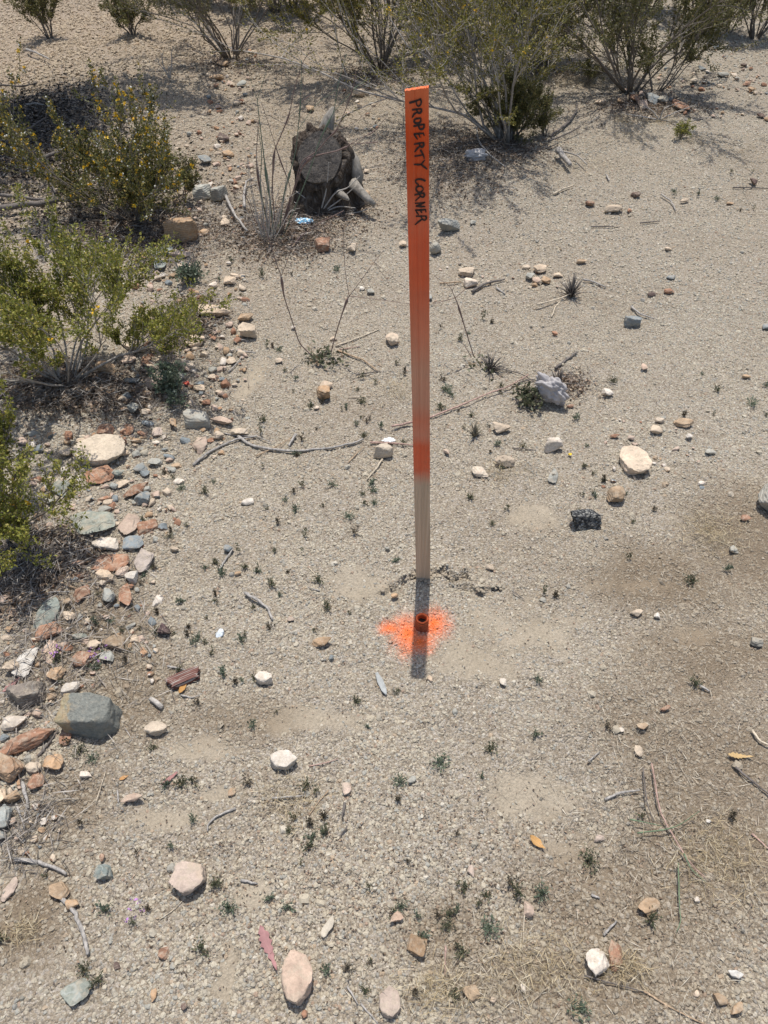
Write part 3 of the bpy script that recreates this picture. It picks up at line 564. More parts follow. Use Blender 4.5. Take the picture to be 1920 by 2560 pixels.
o = mk('bank_rubble', np.concatenate(VV), np.concatenate(FF), rubble_mat(), smooth=True); o.data.set_sharp_from_angle(angle=R(28))
tag(o, 'small broken cream, rust and grey rubble filling the stony bank', 'rubble', kind='stuff')

# two boulder faces in one: rusty end of the largest boulder is a patch in its own material
def boulder_mat():
    m, nt, b = mat('boulder_rust_edge', .85, .25); tc = N(nt, 'ShaderNodeTexCoord'); P = tc.outputs['Object']
    a = noise(nt, P, 26, 5, .65); f = noise(nt, P, 170, 4, .7)
    sep = N(nt, 'ShaderNodeSeparateXYZ'); nt.links.new(P, sep.inputs[0])
    t = math_(nt, 'ADD', math_(nt, 'MULTIPLY', sep.outputs[0], -10.0), math_(nt, 'MULTIPLY', math_(nt, 'SUBTRACT', a, .5), 1.2))
    col = mix(nt, ramp(nt, t, [(.22, g(0)), (.32, g(.85))]), (.215, .218, .19), ramp(nt, a, [(.35, (.38, .33, .20)), (.6, (.38, .24, .12))]))
    col = mix(nt, 1.0, col, ramp(nt, f, [(.3, g(.72)), (.7, g(1.2))]), 'MULTIPLY'); col = mix(nt, ramp(nt, noise(nt, P, 45, 5, .75, .3), [(.48, g(0)), (.64, g(.5))]), col, (.36, .32, .25)); nt.links.new(col, b.inputs['Base Color'])
    bump(nt, b, math_(nt, 'ADD', a, math_(nt, 'MULTIPLY', f, .6)), 1.0, .006); return m
for o in list(COL.objects):
    if o.get('label', '').startswith('largest boulder'): o.data.materials[0] = boulder_mat()

# black asphalt lump with aggregate
def asphalt():
    m, nt, b = mat('asphalt_lump', .85, .3); tc = N(nt, 'ShaderNodeTexCoord'); vo = N(nt, 'ShaderNodeTexVoronoi'); vo.inputs['Scale'].default_value = 170; nt.links.new(tc.outputs['Object'], vo.inputs['Vector'])
    s = N(nt, 'ShaderNodeSeparateColor'); nt.links.new(vo.outputs['Color'], s.inputs[0])
    col = ramp(nt, s.outputs[0], [(0, g(.05)), (.4, g(.10)), (.62, (.19, .19, .175)), (.82, (.29, .28, .25)), (.96, (.44, .42, .37))], 'CONSTANT'); nt.links.new(col, b.inputs['Base Color'])
    bump(nt, b, math_(nt, 'MULTIPLY', vo.outputs['Distance'], -1.0), 1, .008)
    rock(1462, 1292, 84, 64, 'dark', .62, -8, 'black asphalt lump full of pale aggregate, right of the stake', matl=m, rough=.16, planes=5, sub=5, name='asphalt_lump', cat='asphalt lump', group='rubble on the gravel')
asphalt()
rock(411, 1575, 38, 34, 'dark', .8, 0, 'porous purple-brown stone in the open gravel left of the paint', rough=.3, planes=3, sub=4, color=(.085, .06, .06))
rock(1884, 455, 18, 30, 'dark', 1.0, 0, 'dark stubby upright stone near the upper right edge', planes=4)
rock(467, 958, 18, 12, 'rust', .5, 20, 'small flat scarlet chip among stones by the leafy green bush', color=(.55, .10, .07), name='plastic_chip', cat='plastic chip', planes=14, group='litter on the ground')
rock(1424, 1136, 10, 8, 'tan', .5, 0, 'tiny bright yellow petal right of the pyramid rock', color=(.8, .55, .06), name='petal', cat='petal', group='fallen petals and leaves', matl=M_TWIG)
rock(552, 1581, 28, 24, 'white', .5, 30, 'glassy bluish white stone in the open gravel', color=(.62, .66, .68))

# ------------------------------------------------------------------ survey stake
SB = gp(1058, 1449); ST = air(1041.5, 223, SB[1]); 
def stake():
    ax = ST - SB; Ln = np.linalg.norm(ax); ax /= Ln
    X = np.array([1.0, 0, 0]); X = X - ax * (X @ ax); X /= np.linalg.norm(X); Y = np.cross(ax, X)      # Y points away from the camera
    yaw = R(-4); X, Y = X * math.cos(yaw) + Y * math.sin(yaw), -X * math.sin(yaw) + Y * math.cos(yaw)
    hw, th = .0188, .0095
    e = empty('survey_stake', SB, 'tall orange-sprayed wooden lath stake reading PROPERTY CORNER, driven upright into gravel', 'stake')
    # lath: front face cross-section finely grooved, top edge slightly slanted and torn
    nx, nz = 36, 60; V, Fc = [], []
    zs = np.concatenate([[-.16], np.linspace(-.01, Ln, nz)])
    r2 = np.random.default_rng(4); groove = r2.normal(0, .00022, nx + 1); groove[0] = groove[-1] = .0005
    topj = .004 * (np.linspace(0, 1, nx + 1) - .5) + r2.normal(0, .0005, nx + 1)
    ring = []
    for i in range(nx + 1): ring.append((-hw + 2 * hw * i / nx, groove[i], i))
    for i in range(nx, -1, -1): ring.append((-hw + 2 * hw * i / nx, th, i))
    k = len(ring)
    for zi, z in enumerate(zs):
        for (x, y, i) in ring: V.append((X * x + Y * y + ax * (z + (topj[i] if zi == len(zs) - 1 else 0))))
    for a in range(len(zs) - 1):
        for j in range(k): Fc.append((a * k + j, a * k + (j + 1) % k, (a + 1) * k + (j + 1) % k, (a + 1) * k + j))
    t = (len(zs) - 1) * k
    for i in range(nx): Fc.append((t + i, t + i + 1, t + k - 2 - i, t + k - 1 - i))
    m, nt, b = mat('sprayed_lath', .75, .25); tc = N(nt, 'ShaderNodeTexCoord'); P = tc.outputs['Object']; sep = N(nt, 'ShaderNodeSeparateXYZ'); nt.links.new(P, sep.inputs[0])
    mp = N(nt, 'ShaderNodeMapping'); mp.inputs['Scale'].default_value = (520, 60, 1.6); nt.links.new(P, mp.inputs[0])
    grain = noise(nt, mp.outputs[0], 1.0, 3, .6)
    mp2 = N(nt, 'ShaderNodeMapping'); mp2.inputs['Scale'].default_value = (60, 60, 1.4); nt.links.new(P, mp2.inputs[0]); broad = noise(nt, mp2.outputs[0], 1.0, 2, .5, .6)
    wood = ramp(nt, grain, [(.3, (.46, .335, .225)), (.48, (.55, .41, .28)), (.66, (.62, .48, .34))]); wood = mix(nt, 1.0, wood, ramp(nt, broad, [(.3, g(.85)), (.7, g(1.12))]), 'MULTIPLY')
    wob = noise(nt, P, 26, 3, .6)
    zz = math_(nt, 'ADD', math_(nt, 'DIVIDE', sep.outputs[2], float(Ln)), math_(nt, 'MULTIPLY', math_(nt, 'SUBTRACT', wob, .5), .02))
    def zf(y): return float((air(1050, y, SB[1])[2] - SB[2]) / (ST[2] - SB[2]))
    cover = ramp(nt, zz, [(0, g(0)), (zf(1216), g(.015)), (zf(1196), g(.35)), (zf(1176), g(.85)), (zf(1120), g(.9)), (zf(1090), g(.52)), (zf(1050), g(.66)), (zf(1010), g(.42)), (zf(930), g(.40)), (zf(860), g(.62)), (zf(700), g(.92)), (zf(600), g(.92)), (zf(520), g(.82)), (zf(460), g(.97)), (zf(330), g(1)), (zf(240), g(.86)), (1, g(.85))])
    pig = ramp(nt, zz, [(0, (.80, .115, .028)), (zf(1100), (.80, .115, .03)), (zf(900), (.76, .13, .03)), (zf(620), (.80, .11, .028)), (zf(480), (.76, .11, .022)), (zf(330), (.78, .095, .013)), (1, (.84, .14, .02))])
    thin = math_(nt, 'SUBTRACT', cover, math_(nt, 'MULTIPLY', math_(nt, 'SUBTRACT', .60, grain), .32), clamp=True)
    thin = math_(nt, 'MULTIPLY', thin, math_(nt, 'GREATER_THAN', cover, .01))
    pig = mix(nt, 1.0, pig, ramp(nt, noise(nt, P, 11, 4, .6), [(.3, g(.80)), (.7, g(1.08))]), 'MULTIPLY'); dirt = noise(nt, P, 90, 5, .75)
    fin = mix(nt, thin, wood, pig); fin = mix(nt, ramp(nt, dirt, [(.60, g(0)), (.72, g(.35))]), fin, (.36, .25, .17)); nt.links.new(fin, b.inputs['Base Color']); bump(nt, b, grain, .25, .0006)
    o = mk('lath', V, Fc, m, e)
    # marker-pen lettering traced as strokes on the front face
    def loc(zx, zy):
        sx, sy = 980 + zx / 5.53, 200 + zy / 5.53; d = ray(sx, sy); c = np.array([0, 0, CAM_H]); nrm = Y; t = ((SB - c) @ nrm) / (d @ nrm); q = c + d * t - SB; return q @ X, q @ ax
    ST_ = [  # P R O P E R T Y
     [(245, 314), (300, 298), (350, 280), (398, 262)], [(392, 260), (408, 296), (396, 342), (366, 364), (342, 346), (334, 298)],
     [(283, 412), (340, 404), (402, 396)], [(402, 396), (410, 430), (386, 458), (352, 448), (342, 408)], [(348, 444), (304, 470), (282, 514)],
     [(352, 528), (318, 540), (300, 566), (318, 594), (362, 598), (396, 578), (402, 545), (386, 524), (352, 534)],
     [(303, 638), (370, 622), (446, 610)], [(446, 612), (440, 662), (410, 684), (378, 672), (366, 626)],
     [(305, 746), (370, 740), (438, 734)], [(306, 748), (326, 782), (352, 816)], [(366, 742), (378, 766), (388, 788)], [(432, 736), (440, 750), (446, 764)],
     [(310, 886), (370, 874), (434, 862)], [(434, 864), (442, 900), (418, 928), (388, 914), (378, 876)], [(386, 912), (346, 948), (316, 990)],
     [(396, 968), (420, 1010), (440, 1052), (446, 1080)], [(316, 1052), (370, 1044), (434, 1032)],
     [(308, 1166), (360, 1168), (402, 1166)], [(402, 1166), (426, 1138), (450, 1108)], [(402, 1166), (440, 1196), (482, 1228)],
     # C O R N E R
     [(458, 1392), (424, 1374), (370, 1366), (332, 1376), (324, 1402), (340, 1430), (366, 1440)],
     [(372, 1462), (340, 1476), (330, 1510), (350, 1544), (392, 1552), (426, 1530), (432, 1494), (408, 1468), (372, 1466)],
     [(315, 1586), (370, 1574), (438, 1560)], [(438, 1562), (452, 1592), (432, 1618), (400, 1612), (378, 1578)], [(392, 1606), (356, 1638), (326, 1668)],
     [(322, 1702), (390, 1700), (454, 1690)], [(452, 1690), (396, 1716), (334, 1742)], [(334, 1742), (400, 1748), (456, 1748)],
     [(326, 1798), (400, 1796), (462, 1788)], [(328, 1798), (344, 1830), (366, 1856)], [(392, 1797), (402, 1816), (410, 1832)], [(460, 1789), (466, 1806), (470, 1822)],
     [(335, 1882), (400, 1880), (468, 1878)], [(468, 1879), (480, 1908), (458, 1938), (424, 1930), (402, 1886)], [(414, 1924), (366, 1958), (320, 1998)]]
    V, Fc = [], []; w_ = .00135
    for st in ST_:
        p = np.array([loc(*q) for q in st]); 
        if len(p) > 3:                                    # smooth bowls
            for _ in range(2):
                q = [p[0]]
                for a, b_ in zip(p[:-1], p[1:]): q += [a * .75 + b_ * .25, a * .25 + b_ * .75]
                p = np.array(q + [p[-1]])
        T = np.gradient(p, axis=0); T /= np.linalg.norm(T, axis=1)[:, None] + 1e-9; Nn = np.stack([-T[:, 1], T[:, 0]], 1)
        p[0] -= T[0] * w_ * .5; p[-1] += T[-1] * w_ * .5
        ww = w_ * (1 + .22 * np.sin(np.linspace(0, 3.1, len(p)) + random.random() * 3)) * random.uniform(.9, 1.15); ww[0] *= .7; ww[-1] *= .7; b0 = len(V)
        for q, nn, h_ in zip(p, Nn, ww):
            for sgn in (-1, 1): c2 = q + nn * h_ * sgn; V.append(X * c2[0] + ax * c2[1] - Y * .0014)
            for sgn in (-1, 1): c2 = q + nn * h_ * sgn; V.append(X * c2[0] + ax * c2[1] + Y * .0004)
        for i in range(len(p) - 1):
            a = b0 + i * 4; Fc += [(a, a + 1, a + 5, a + 4), (a + 2, a + 6, a + 7, a + 3), (a, a + 4, a + 6, a + 2), (a + 1, a + 3, a + 7, a + 5)]
    mk('handwriting', V, Fc, simple('marker_ink', (.045, .028, .024), .5, .3, 300), e)['label'] = 'dark handwritten words PROPERTY CORNER running down the stake'
stake()

def pipe():
    b0 = gp(1054, 1567); k = empty('marker_pipe', b0, 'short open iron pipe sprayed orange, standing in the stake shadow amid orange gravel', 'pipe')
    n = 40; V = []; h = .037; prof = [(.0172, -.06), (.0172, h - .0012), (.0160, h), (.0122, h), (.0112, h - .0015), (.0112, .0)]
    for (r, z) in prof:
        for i in range(n):
            a = 2 * math.pi * i / n; rr = r * (1 + .012 * math.sin(3 * a)); V.append((rr * math.cos(a), rr * math.sin(a), z + .0006 * math.sin(5 * a)))
    Fc = [(j * n + i, j * n + (i + 1) % n, (j + 1) * n + (i + 1) % n, (j + 1) * n + i) for j in range(len(prof) - 1) for i in range(n)]
    m = simple('orange_pipe_paint', (.80, .15, .045), .6, .25, 200); mb = simple('brown_pipe_wall', (.26, .085, .04), .8, .5, 160)  # wall coloured a darker brown than the orange rim
    mk('pipe_wall', V[:2 * n], Fc[:n], mb, k); mk('pipe_rim', [(v[0] * (1.012 if i < n else 1), v[1] * (1.012 if i < n else 1), v[2] - (.006 if i < n else 0)) for i, v in enumerate(V[n:])], [tuple(q - n for q in f) for f in Fc[n:]], m, k)
    V = [(.0116 * math.cos(a), .0116 * math.sin(a), .02 + .002 * math.sin(4 * a)) for a in np.linspace(0, 2 * math.pi, 25)[:-1]]; mk('soil_plug', V, [tuple(range(24))], simple('dark_soil', (.04, .03, .025)), k)
pipe()

def clods():
    VV, FF, nv = [], [], 0; r_ = np.random.default_rng(8)
    pts = [(1057 + r_.normal(0, 24), 1452 + abs(r_.normal(0, 9)) - 16) for _ in range(46)] + [(a + r_.normal(0, 6), b + r_.normal(0, 4)) for q in ([(960, 1478), (985, 1462), (1005, 1447), (1035, 1430)], [(1080, 1430), (1110, 1424), (1130, 1440), (1165, 1432), (1180, 1452), (1200, 1475), (1240, 1468)]) for (a, b) in q for _ in range(5)]
    for i, (x, y) in enumerate(pts):
        c = gp(x, y); sz = r_.uniform(.004, .010); V, Fc = rockverts(2, 300 + i, 8, .2); V = V * sz * np.array([.7, .6, .5]) + c + np.array([0, 0, sz * .25]); VV.append(V); FF.append(Fc + nv); nv += len(V)
    m, nt, b = mat('soil_clod', .95, .1); geo = N(nt, 'ShaderNodeNewGeometry'); nt.links.new(ramp(nt, noise(nt, geo.outputs['Position'], 300, 4, .7), [(.3, (.24, .20, .145)), (.7, (.40, .34, .26))]), b.inputs['Base Color'])
    tag(mk('soil_clods', np.concatenate(VV), np.concatenate(FF), m), 'crumbly soil clods pushed up around the foot of the stake', 'soil', kind='stuff')
clods()

# ------------------------------------------------------------------ tree stump
def stump():
    B = gp(815, 505); e = empty('tree_stump', B, 'weathered grey tree stump with a flat saw-cut face, splayed roots and broken spike', 'tree stump')
    bark, nt, b = mat('stump_bark', .95, .1); tc = N(nt, 'ShaderNodeTexCoord'); P = tc.outputs['Object']
    mp = N(nt, 'ShaderNodeMapping'); mp.inputs['Scale'].default_value = (30, 30, 9); nt.links.new(P, mp.inputs[0]); a = noise(nt, mp.outputs[0], 1, 5, .7, 1.2)
    nt.links.new(ramp(nt, a, [(.3, (.035, .026, .02)), (.5, (.10, .078, .06)), (.65, (.19, .165, .14)), (.8, (.30, .27, .235))]), b.inputs['Base Color']); bump(nt, b, a, 1, .03)
    cut, nt, b = mat('sawn_wood', .9, .1); tc = N(nt, 'ShaderNodeTexCoord'); P = tc.outputs['Object']
    wv = N(nt, 'ShaderNodeTexWave'); wv.bands_direction = 'X'; wv.inputs['Scale'].default_value = 62; wv.inputs['Distortion'].default_value = 9; wv.inputs['Detail'].default_value = 4; wv.inputs['Detail Scale'].default_value = .6; nt.links.new(P, wv.inputs['Vector'])
    n_ = noise(nt, P, 34, 4, .6); nt.links.new(mix(nt, 1.0, ramp(nt, wv.outputs['Fac'], [(0, (.16, .137, .115)), (.5, (.21, .18, .155)), (1, (.27, .24, .205))]), ramp(nt, n_, [(.32, g(.4)), (.42, g(.85)), (.7, g(1.25))]), 'MULTIPLY'), b.inputs['Base Color']); bump(nt, b, math_(nt, 'ADD', wv.outputs['Fac'], math_(nt, 'MULTIPLY', n_, 3)), .9, .008)
    nT, nH = 90, 34; nrm = np.array([.05, -.80, .60]); nrm /= np.linalg.norm(nrm); C = np.array([-.012, -.075, .225])
    th = np.linspace(0, 2 * math.pi, nT, endpoint=False); Vs = []
    def rad(a, z):
        r = .118 + .06 * math.exp(-z / .075) * (1.35 + .9 * math.cos(3 * a + .6)) * .8 + .012 * math.sin(5 * a + z * 9) + .01 * math.sin(9 * a + 2)
        if z > .24: r *= max(.35, 1 - (z - .24) * 1.6)
        return r
    ztop = .30
    for j in range(nH):
        for a in th:
            z = -.05 + (ztop + .05) * j / (nH - 1); r = rad(a, max(z, 0)) * 1.0
            p = np.array([r * math.cos(a) - .1 * max(z, 0) * .3, r * .92 * math.sin(a), z])
            q = p * 12; nse = float(fbm(np.array([q[0] * 1.6]), np.array([q[1] * 1.6]), np.array([q[2] * .6]), 4, 77)[0])
            p[:2] *= 1 + .20 * nse; p[2] += .012 * nse
            over = (p - C) @ nrm
            if over > 0: p = p - nrm * over * 1.0
            Vs.append(p)
    Fc = [(j * nT + i, j * nT + (i + 1) % nT, (j + 1) * nT + (i + 1) % nT, (j + 1) * nT + i) for j in range(nH - 1) for i in range(nT)]; Fc.append(tuple((nH - 1) * nT + i for i in range(nT)))
    mk('trunk', Vs, Fc, bark, e, smooth=True)
    # sawn face: a slightly proud disc
    U = np.cross(nrm, [0, 0, 1.0]); U /= np.linalg.norm(U); W = np.cross(U, nrm); U = -U; V = []; n = 48
    for i in range(n):
        a = 2 * math.pi * i / n; r = .093 * (1 + .06 * math.sin(2 * a + .7) + .035 * math.sin(5 * a)); V.append(C + nrm * .004 + U * r * 1.02 * math.cos(a) + W * r * 1.22 * math.sin(a) + W * .01)
    for i in range(n): V.append(V[i] - nrm * .03 + (V[i] - C) * .03)
    V.append(C + nrm * .006 + W * .01); m = len(V) - 1
    mk('sawn_face', V, [(i, (i + 1) % n, m) for i in range(n)] + [(i, i + n, (i + 1) % n + n, (i + 1) % n) for i in range(n)], cut, e, smooth=False)
    # ragged ring of bark standing round the sawn face
    nA, nB = 150, 14; V = []; r_ = np.random.default_rng(3)
    for i in range(nA):
        a = 2 * math.pi * i / nA; R_ = .100 * (1 + .06 * math.sin(2 * a + .7) + .035 * math.sin(5 * a)); c0 = C + U * R_ * 1.04 * math.cos(a) + W * R_ * 1.2 * math.sin(a) + W * .01; out = U * math.cos(a) + W * math.sin(a)
        for k in range(nB):
            b_ = 2 * math.pi * k / nB; q = np.array([math.cos(a) * 9, math.sin(a) * 9, b_ * .9]); rr = .006 + .026 * (vnoise(*[np.array([v]) for v in q * .55], 5)[0]) ** 1.5 + .012 * (vnoise(*[np.array([v]) for v in q * 2.1], 9)[0] - .4)
            V.append(c0 + out * rr * math.cos(b_) + nrm * (rr * .8 * math.sin(b_) - .022))
    mk('bark_collar', V, [(i * nB + k, i * nB + (k + 1) % nB, ((i + 1) % nA) * nB + (k + 1) % nB, ((i + 1) % nA) * nB + k) for i in range(nA) for k in range(nB)], bark, e, smooth=False)
    def rel(sx, sy, dy): return air(sx, sy, B[1] + dy) - B
    sw = simple('stump_wood', (.26, .235, .20), .9, .55, 60, stretch=(1, 1, .25), bstr=1)
    t = Tubes(9); t.add([rel(806, 362, .07), rel(815, 325, .08), rel(824, 295, .085), rel(834, 268, .09)], [.05, .034, .024, .007], wob=.35); t.build('broken_spike', sw, e)
    t = Tubes(9); t.add([rel(786, 352, .08), rel(778, 330, .08), rel(772, 308, .08)], [.03, .026, .010], wob=.5); t.build('broken_spike', bark, e)
    def root(pts, rr): t = Tubes(9); t.add([rel(*p) for p in pts], rr, wob=.3); t.build('root', sw, e)
    root([(868, 370, .02), (884, 400, .0), (893, 440, -.02), (893, 475, -.03)], [.016, .026, .030, .02])
    root([(880, 460, -.06), (900, 478, -.10), (915, 494, -.14), (936, 512, -.17)], [.03, .022, .018, .012])
    root([(845, 480, -.1), (862, 492, -.16), (872, 500, -.18)], [.02, .013, .005])
stump()

# ------------------------------------------------------------------ shrubs
def stem_path(p0, d0, L, n, up, jit, r_):
    P = [np.array(p0, float)]; d = np.array(d0, float); d /= np.linalg.norm(d)
    for i in range(n):
        d = d + np.array([0, 0, up]) / n + r_.normal(0, jit, 3); d /= np.linalg.norm(d); P.append(P[-1] + d * L / n)
    return np.array(P)
def shrub(px, py, H, nstem, leaves, label, seed, spread=.75, bias=(0, 0), leafL=.009, leafM=None, stemM=None, rad=.006, flowers=0, pods=0, bare=.25, group=None, cat='shrub', name='creosote_bush', up=.35, base=None, lo=.15, fl_name='flower', jit=.15, dens=2.1):
    leaves = leaves * dens
    r_ = np.random.default_rng(seed); B = gp(px, py) if base is None else np.array(base)
    e = empty(name, B, label, cat, group or 'desert shrubs'); tips = []; leafM = leafM or M_LEAF_D; stemM = stemM or M_STEM
    LP, LD = [], []
    for s in range(nstem):
        az = r_.uniform(0, 2 * math.pi); ln = spread * (lo + (1 - lo) * r_.random() ** .8)
        d0 = np.array([math.cos(az) * ln + bias[0], math.sin(az) * ln + bias[1], 1.0]); d0 /= np.linalg.norm(d0)
        L = H * r_.uniform(.72, 1.12) / max(.55, d0[2]) ; p0 = np.array([math.cos(az) * .03, math.sin(az) * .03, -.02]) * min(1, H * 1.6)
        main = stem_path(p0, d0, L, 9, up, jit, r_); t = Tubes(5); rr = rad * r_.uniform(.7, 1.2)
        t.add(main, np.linspace(rr, rr * .25, 10)); paths = []
        nb = int(r_.integers(9, 14))
        for k in range(nb):
            u = r_.uniform(bare, .97); i = min(int(u * 9), 8); p = main[i] + (main[i + 1] - main[i]) * (u * 9 - i); dm = main[i + 1] - main[i]; dm /= np.linalg.norm(dm)
            side = r_.normal(size=3); d = dm + side / np.linalg.norm(side) * r_.uniform(.5, 1.05) + np.array([0, 0, .15]); l2 = L * r_.uniform(.22, .5) * (1.15 - .5 * u)
            sec = stem_path(p, d, l2, 5, up * .6, .16, r_); t.add(sec, np.linspace(rr * .5 * (1.1 - .6 * u), rr * .16, 6), cap=False); paths.append((sec, .2))
            for q in range(int(r_.integers(4, 7))):
                v = r_.uniform(.2, 1); j = min(int(v * 5), 4); p2 = sec[j] + (sec[j + 1] - sec[j]) * (v * 5 - j); side = r_.normal(size=3); d2 = (sec[j + 1] - sec[j]) / np.linalg.norm(sec[j + 1] - sec[j]) + side / np.linalg.norm(side) * .7 + np.array([0, 0, .25])
                ter = stem_path(p2, d2, l2 * r_.uniform(.25, .5), 3, .3, .1, r_); t.add(ter, np.linspace(rr * .2, rr * .1, 4), cap=False); paths.append((ter, .0))
        paths.append((main, .72)); t.build('stem', stemM, e)
        wts = np.array([np.linalg.norm(p[-1] - p[0]) * (1 - c) * (1.3 if c == 0 else 1) for p, c in paths]); wts /= wts.sum(); cnt = r_.multinomial(int(leaves / nstem), wts)
        for (p, c), n in zip(paths, cnt):
            if not n: continue
            u = c + (1 - c) * np.clip((np.floor(r_.random(n) ** .8 * 5) + .8) / 5 + r_.normal(0, .05, n), 0, 1); m = len(p) - 1; f = np.clip(u * m, 0, m - 1e-4); i = f.astype(int); fr = (f - i)[:, None]
            q = p[i] * (1 - fr) + p[i + 1] * fr; dd = p[i + 1] - p[i]; dd /= np.linalg.norm(dd, axis=1)[:, None] + 1e-9
            q = q + r_.normal(0, leafL * .42, (n, 3)); LP.append(q); LD.append(dd * .7 + r_.normal(size=(n, 3)) * .8)
    P = np.concatenate(LP); D = np.concatenate(LD); D /= np.linalg.norm(D, axis=1)[:, None]; n = len(P)
    V, Fq = leafquads(P, D, leafL * r_.uniform(.7, 1.3, n), leafL * .62 * r_.uniform(.7, 1.2, n)); mk('foliage', V, Fq, leafM, e)
    if flowers or pods:
        hi = np.argsort(-(P[:, 2] + r_.normal(0, H * .12, n)) )[:n // 2]; r_.shuffle(hi)
        if flowers:
            V_, F_, b0 = [], [], 0; nv = 0
            for i in hi[:flowers]:
                c = P[i]; dirs = rdirs(5, .8); V, Fq = leafquads(np.repeat(c[None], 5, 0), dirs, .011, .008); V_.append(V); F_.append(Fq + nv); nv += len(V)
            mk(fl_name, np.concatenate(V_), np.concatenate(F_), M_FLOWER, e)
        if pods:
            V0, F0 = ICO[2]; idx = hi[flowers:flowers + pods]; V = (V0[None] * r_.uniform(.0028, .0042, (len(idx), 1, 1)) + P[idx][:, None]).reshape(-1, 3); Fq = (F0[None] + (np.arange(len(idx)) * len(V0))[:, None, None]).reshape(-1, 3)
            mk('seed_pods', V, Fq, M_POD, e, smooth=True)
    return e
M_LEAF_Y = leafmat('creosote_leaf_yellowish', [(0, (.10, .10, .024)), (.5, (.18, .17, .038)), (.9, (.30, .25, .06)), (1, (.40, .30, .08))])
M_LEAF_D = leafmat('creosote_leaf_olive_light', [(0, (.08, .083, .028)), (.5, (.135, .135, .045)), (.9, (.21, .185, .07)), (1, (.29, .22, .09))])
CB = 'creosote bushes around the clearing'
shrub(166, 949, .39, 18, 20000, 'leafy bright green bush with pale stems at the left, above the broad pale slab', 101, spread=1.5, bias=(.12, .0), leafL=.0105, leafM=M_LEAF_G, stemM=M_STEM_P, rad=.0046, flowers=14, pods=30, group=CB, bare=.36, dens=1.65)
shrub(330, 880, .15, 7, 2600, 'low green offshoot shrub just right of the leafy bright green bush', 102, spread=1.5, bias=(1.0, .1), leafL=.0085, leafM=M_LEAF_G, rad=.003, group=CB)
shrub(8, 1345, .28, 10, 5200, 'lower left green bush cut by the frame, leaning over rusty flat stones', 103, spread=.85, bias=(.22, .05), leafL=.0095, leafM=M_LEAF_G, rad=.0045, flowers=8, group=CB)
shrub(340, 548, .36, 22, 18000, 'yellow-flowered bush dotted with white seed balls behind the pointed tan rock', 104, spread=1.7, bias=(-.12, .05), leafL=.0105, leafM=leafmat('creosote_leaf_mid', [(0, (.06, .07, .022)), (.5, (.125, .13, .04)), (.85, (.24, .21, .055)), (1, (.40, .27, .06))]), rad=.0042, flowers=260, pods=420, group=CB, bare=.15, dens=1.9)
shrub(455, 500, .16, 5, 1800, 'low dark green sprout at the right foot of the yellow-flowered bush', 105, spread=.8, leafL=.009, rad=.003, group=CB)
shrub(1262, 352, 1.0, 20, 30000, 'tall grey-stemmed creosote leaning left behind the orange stake top', 106, spread=.75, bias=(-.78, .12), leafL=.0125, rad=.0072, stemM=M_STEM_P, flowers=160, group=CB, bare=.2, up=.3, jit=.21, dens=1.1, leafM=M_LEAF_Y)
shrub(1285, 345, .30, 12, 9500, 'compact dense green shrub hugging the foot of the leaning grey-stemmed creosote', 107, spread=.55, bias=(-.05, 0), leafL=.0105, leafM=M_LEAF_D, rad=.005, group=CB, bare=.12)
shrub(948, 165, 1.0, 18, 24000, 'dark olive creosote behind, left of the stake top, touching the frame top', 108, spread=1.25, bias=(-.1, 0), leafM=M_LEAF_Y, leafL=.013, rad=.007, flowers=20, group=CB, bare=.14)
shrub(1580, 228, .95, 16, 17000, 'airy grey-branched creosote standing on a ring of rocks, upper right', 109, spread=1.05, bias=(-.06, 0), leafL=.0125, rad=.0072, stemM=M_STEM, group=CB, bare=.16)
shrub(1640, 225, .42, 8, 5000, 'short leafy shrub at the right foot of the airy grey-branched creosote', 110, spread=1.1, bias=(.35, 0), leafL=.013, rad=.005, group=CB)
shrub(1350, 162, .95, 14, 12000, 'dark creosote with a narrow base, front one of two behind the clearing', 111, spread=.62, leafL=.0145, rad=.0062, bare=.14, group=CB)
shrub(1312, 132, 1.0, 10, 9000, 'dark creosote, rear one of two close together behind the clearing', 112, spread=.6, leafL=.0145, rad=.0062, bare=.14, group=CB)
shrub(1175, 130, 1.05, 14, 14000, 'dense olive creosote partly hidden behind the leaning grey-stemmed creosote', 1121, spread=.7, leafL=.0145, rad=.0062, bare=.14, flowers=30, group=CB)
shrub(578, 142, .80, 17, 9500, 'open twiggy creosote upper left of centre with long low pale branches', 113, spread=1.0, bias=(-.1, 0), leafL=.0125, rad=.006, stemM=M_STEM, group=CB, bare=.3, dens=1.6)
shrub(125, 95, .30, 8, 2600, 'small isolated shrub nearest the upper left corner', 114, spread=.5, bias=(-.25, 0), leafL=.013, rad=.005, group='small far shrubs')
shrub(332, 88, .26, 9, 2400, 'small isolated shrub at the top, between corner shrub and twiggy creosote', 115, spread=.6, leafL=.013, rad=.005, group='small far shrubs')
shrub(1752, 80, .8, 12, 8000, 'vase-shaped dark creosote near the upper right corner', 116, spread=.5, leafL=.0155, rad=.0065, bare=.14, group=CB)
shrub(1885, 92, .75, 11, 8000, 'creosote cut by the frame in the upper right corner', 117, spread=.6, leafL=.0155, rad=.006, bare=.14, group=CB)
shrub(1822, 82, .25, 7, 500, 'small nearly bare shrub between the two upper right creosotes', 118, spread=.6, leafL=.012, rad=.004, group='small far shrubs')
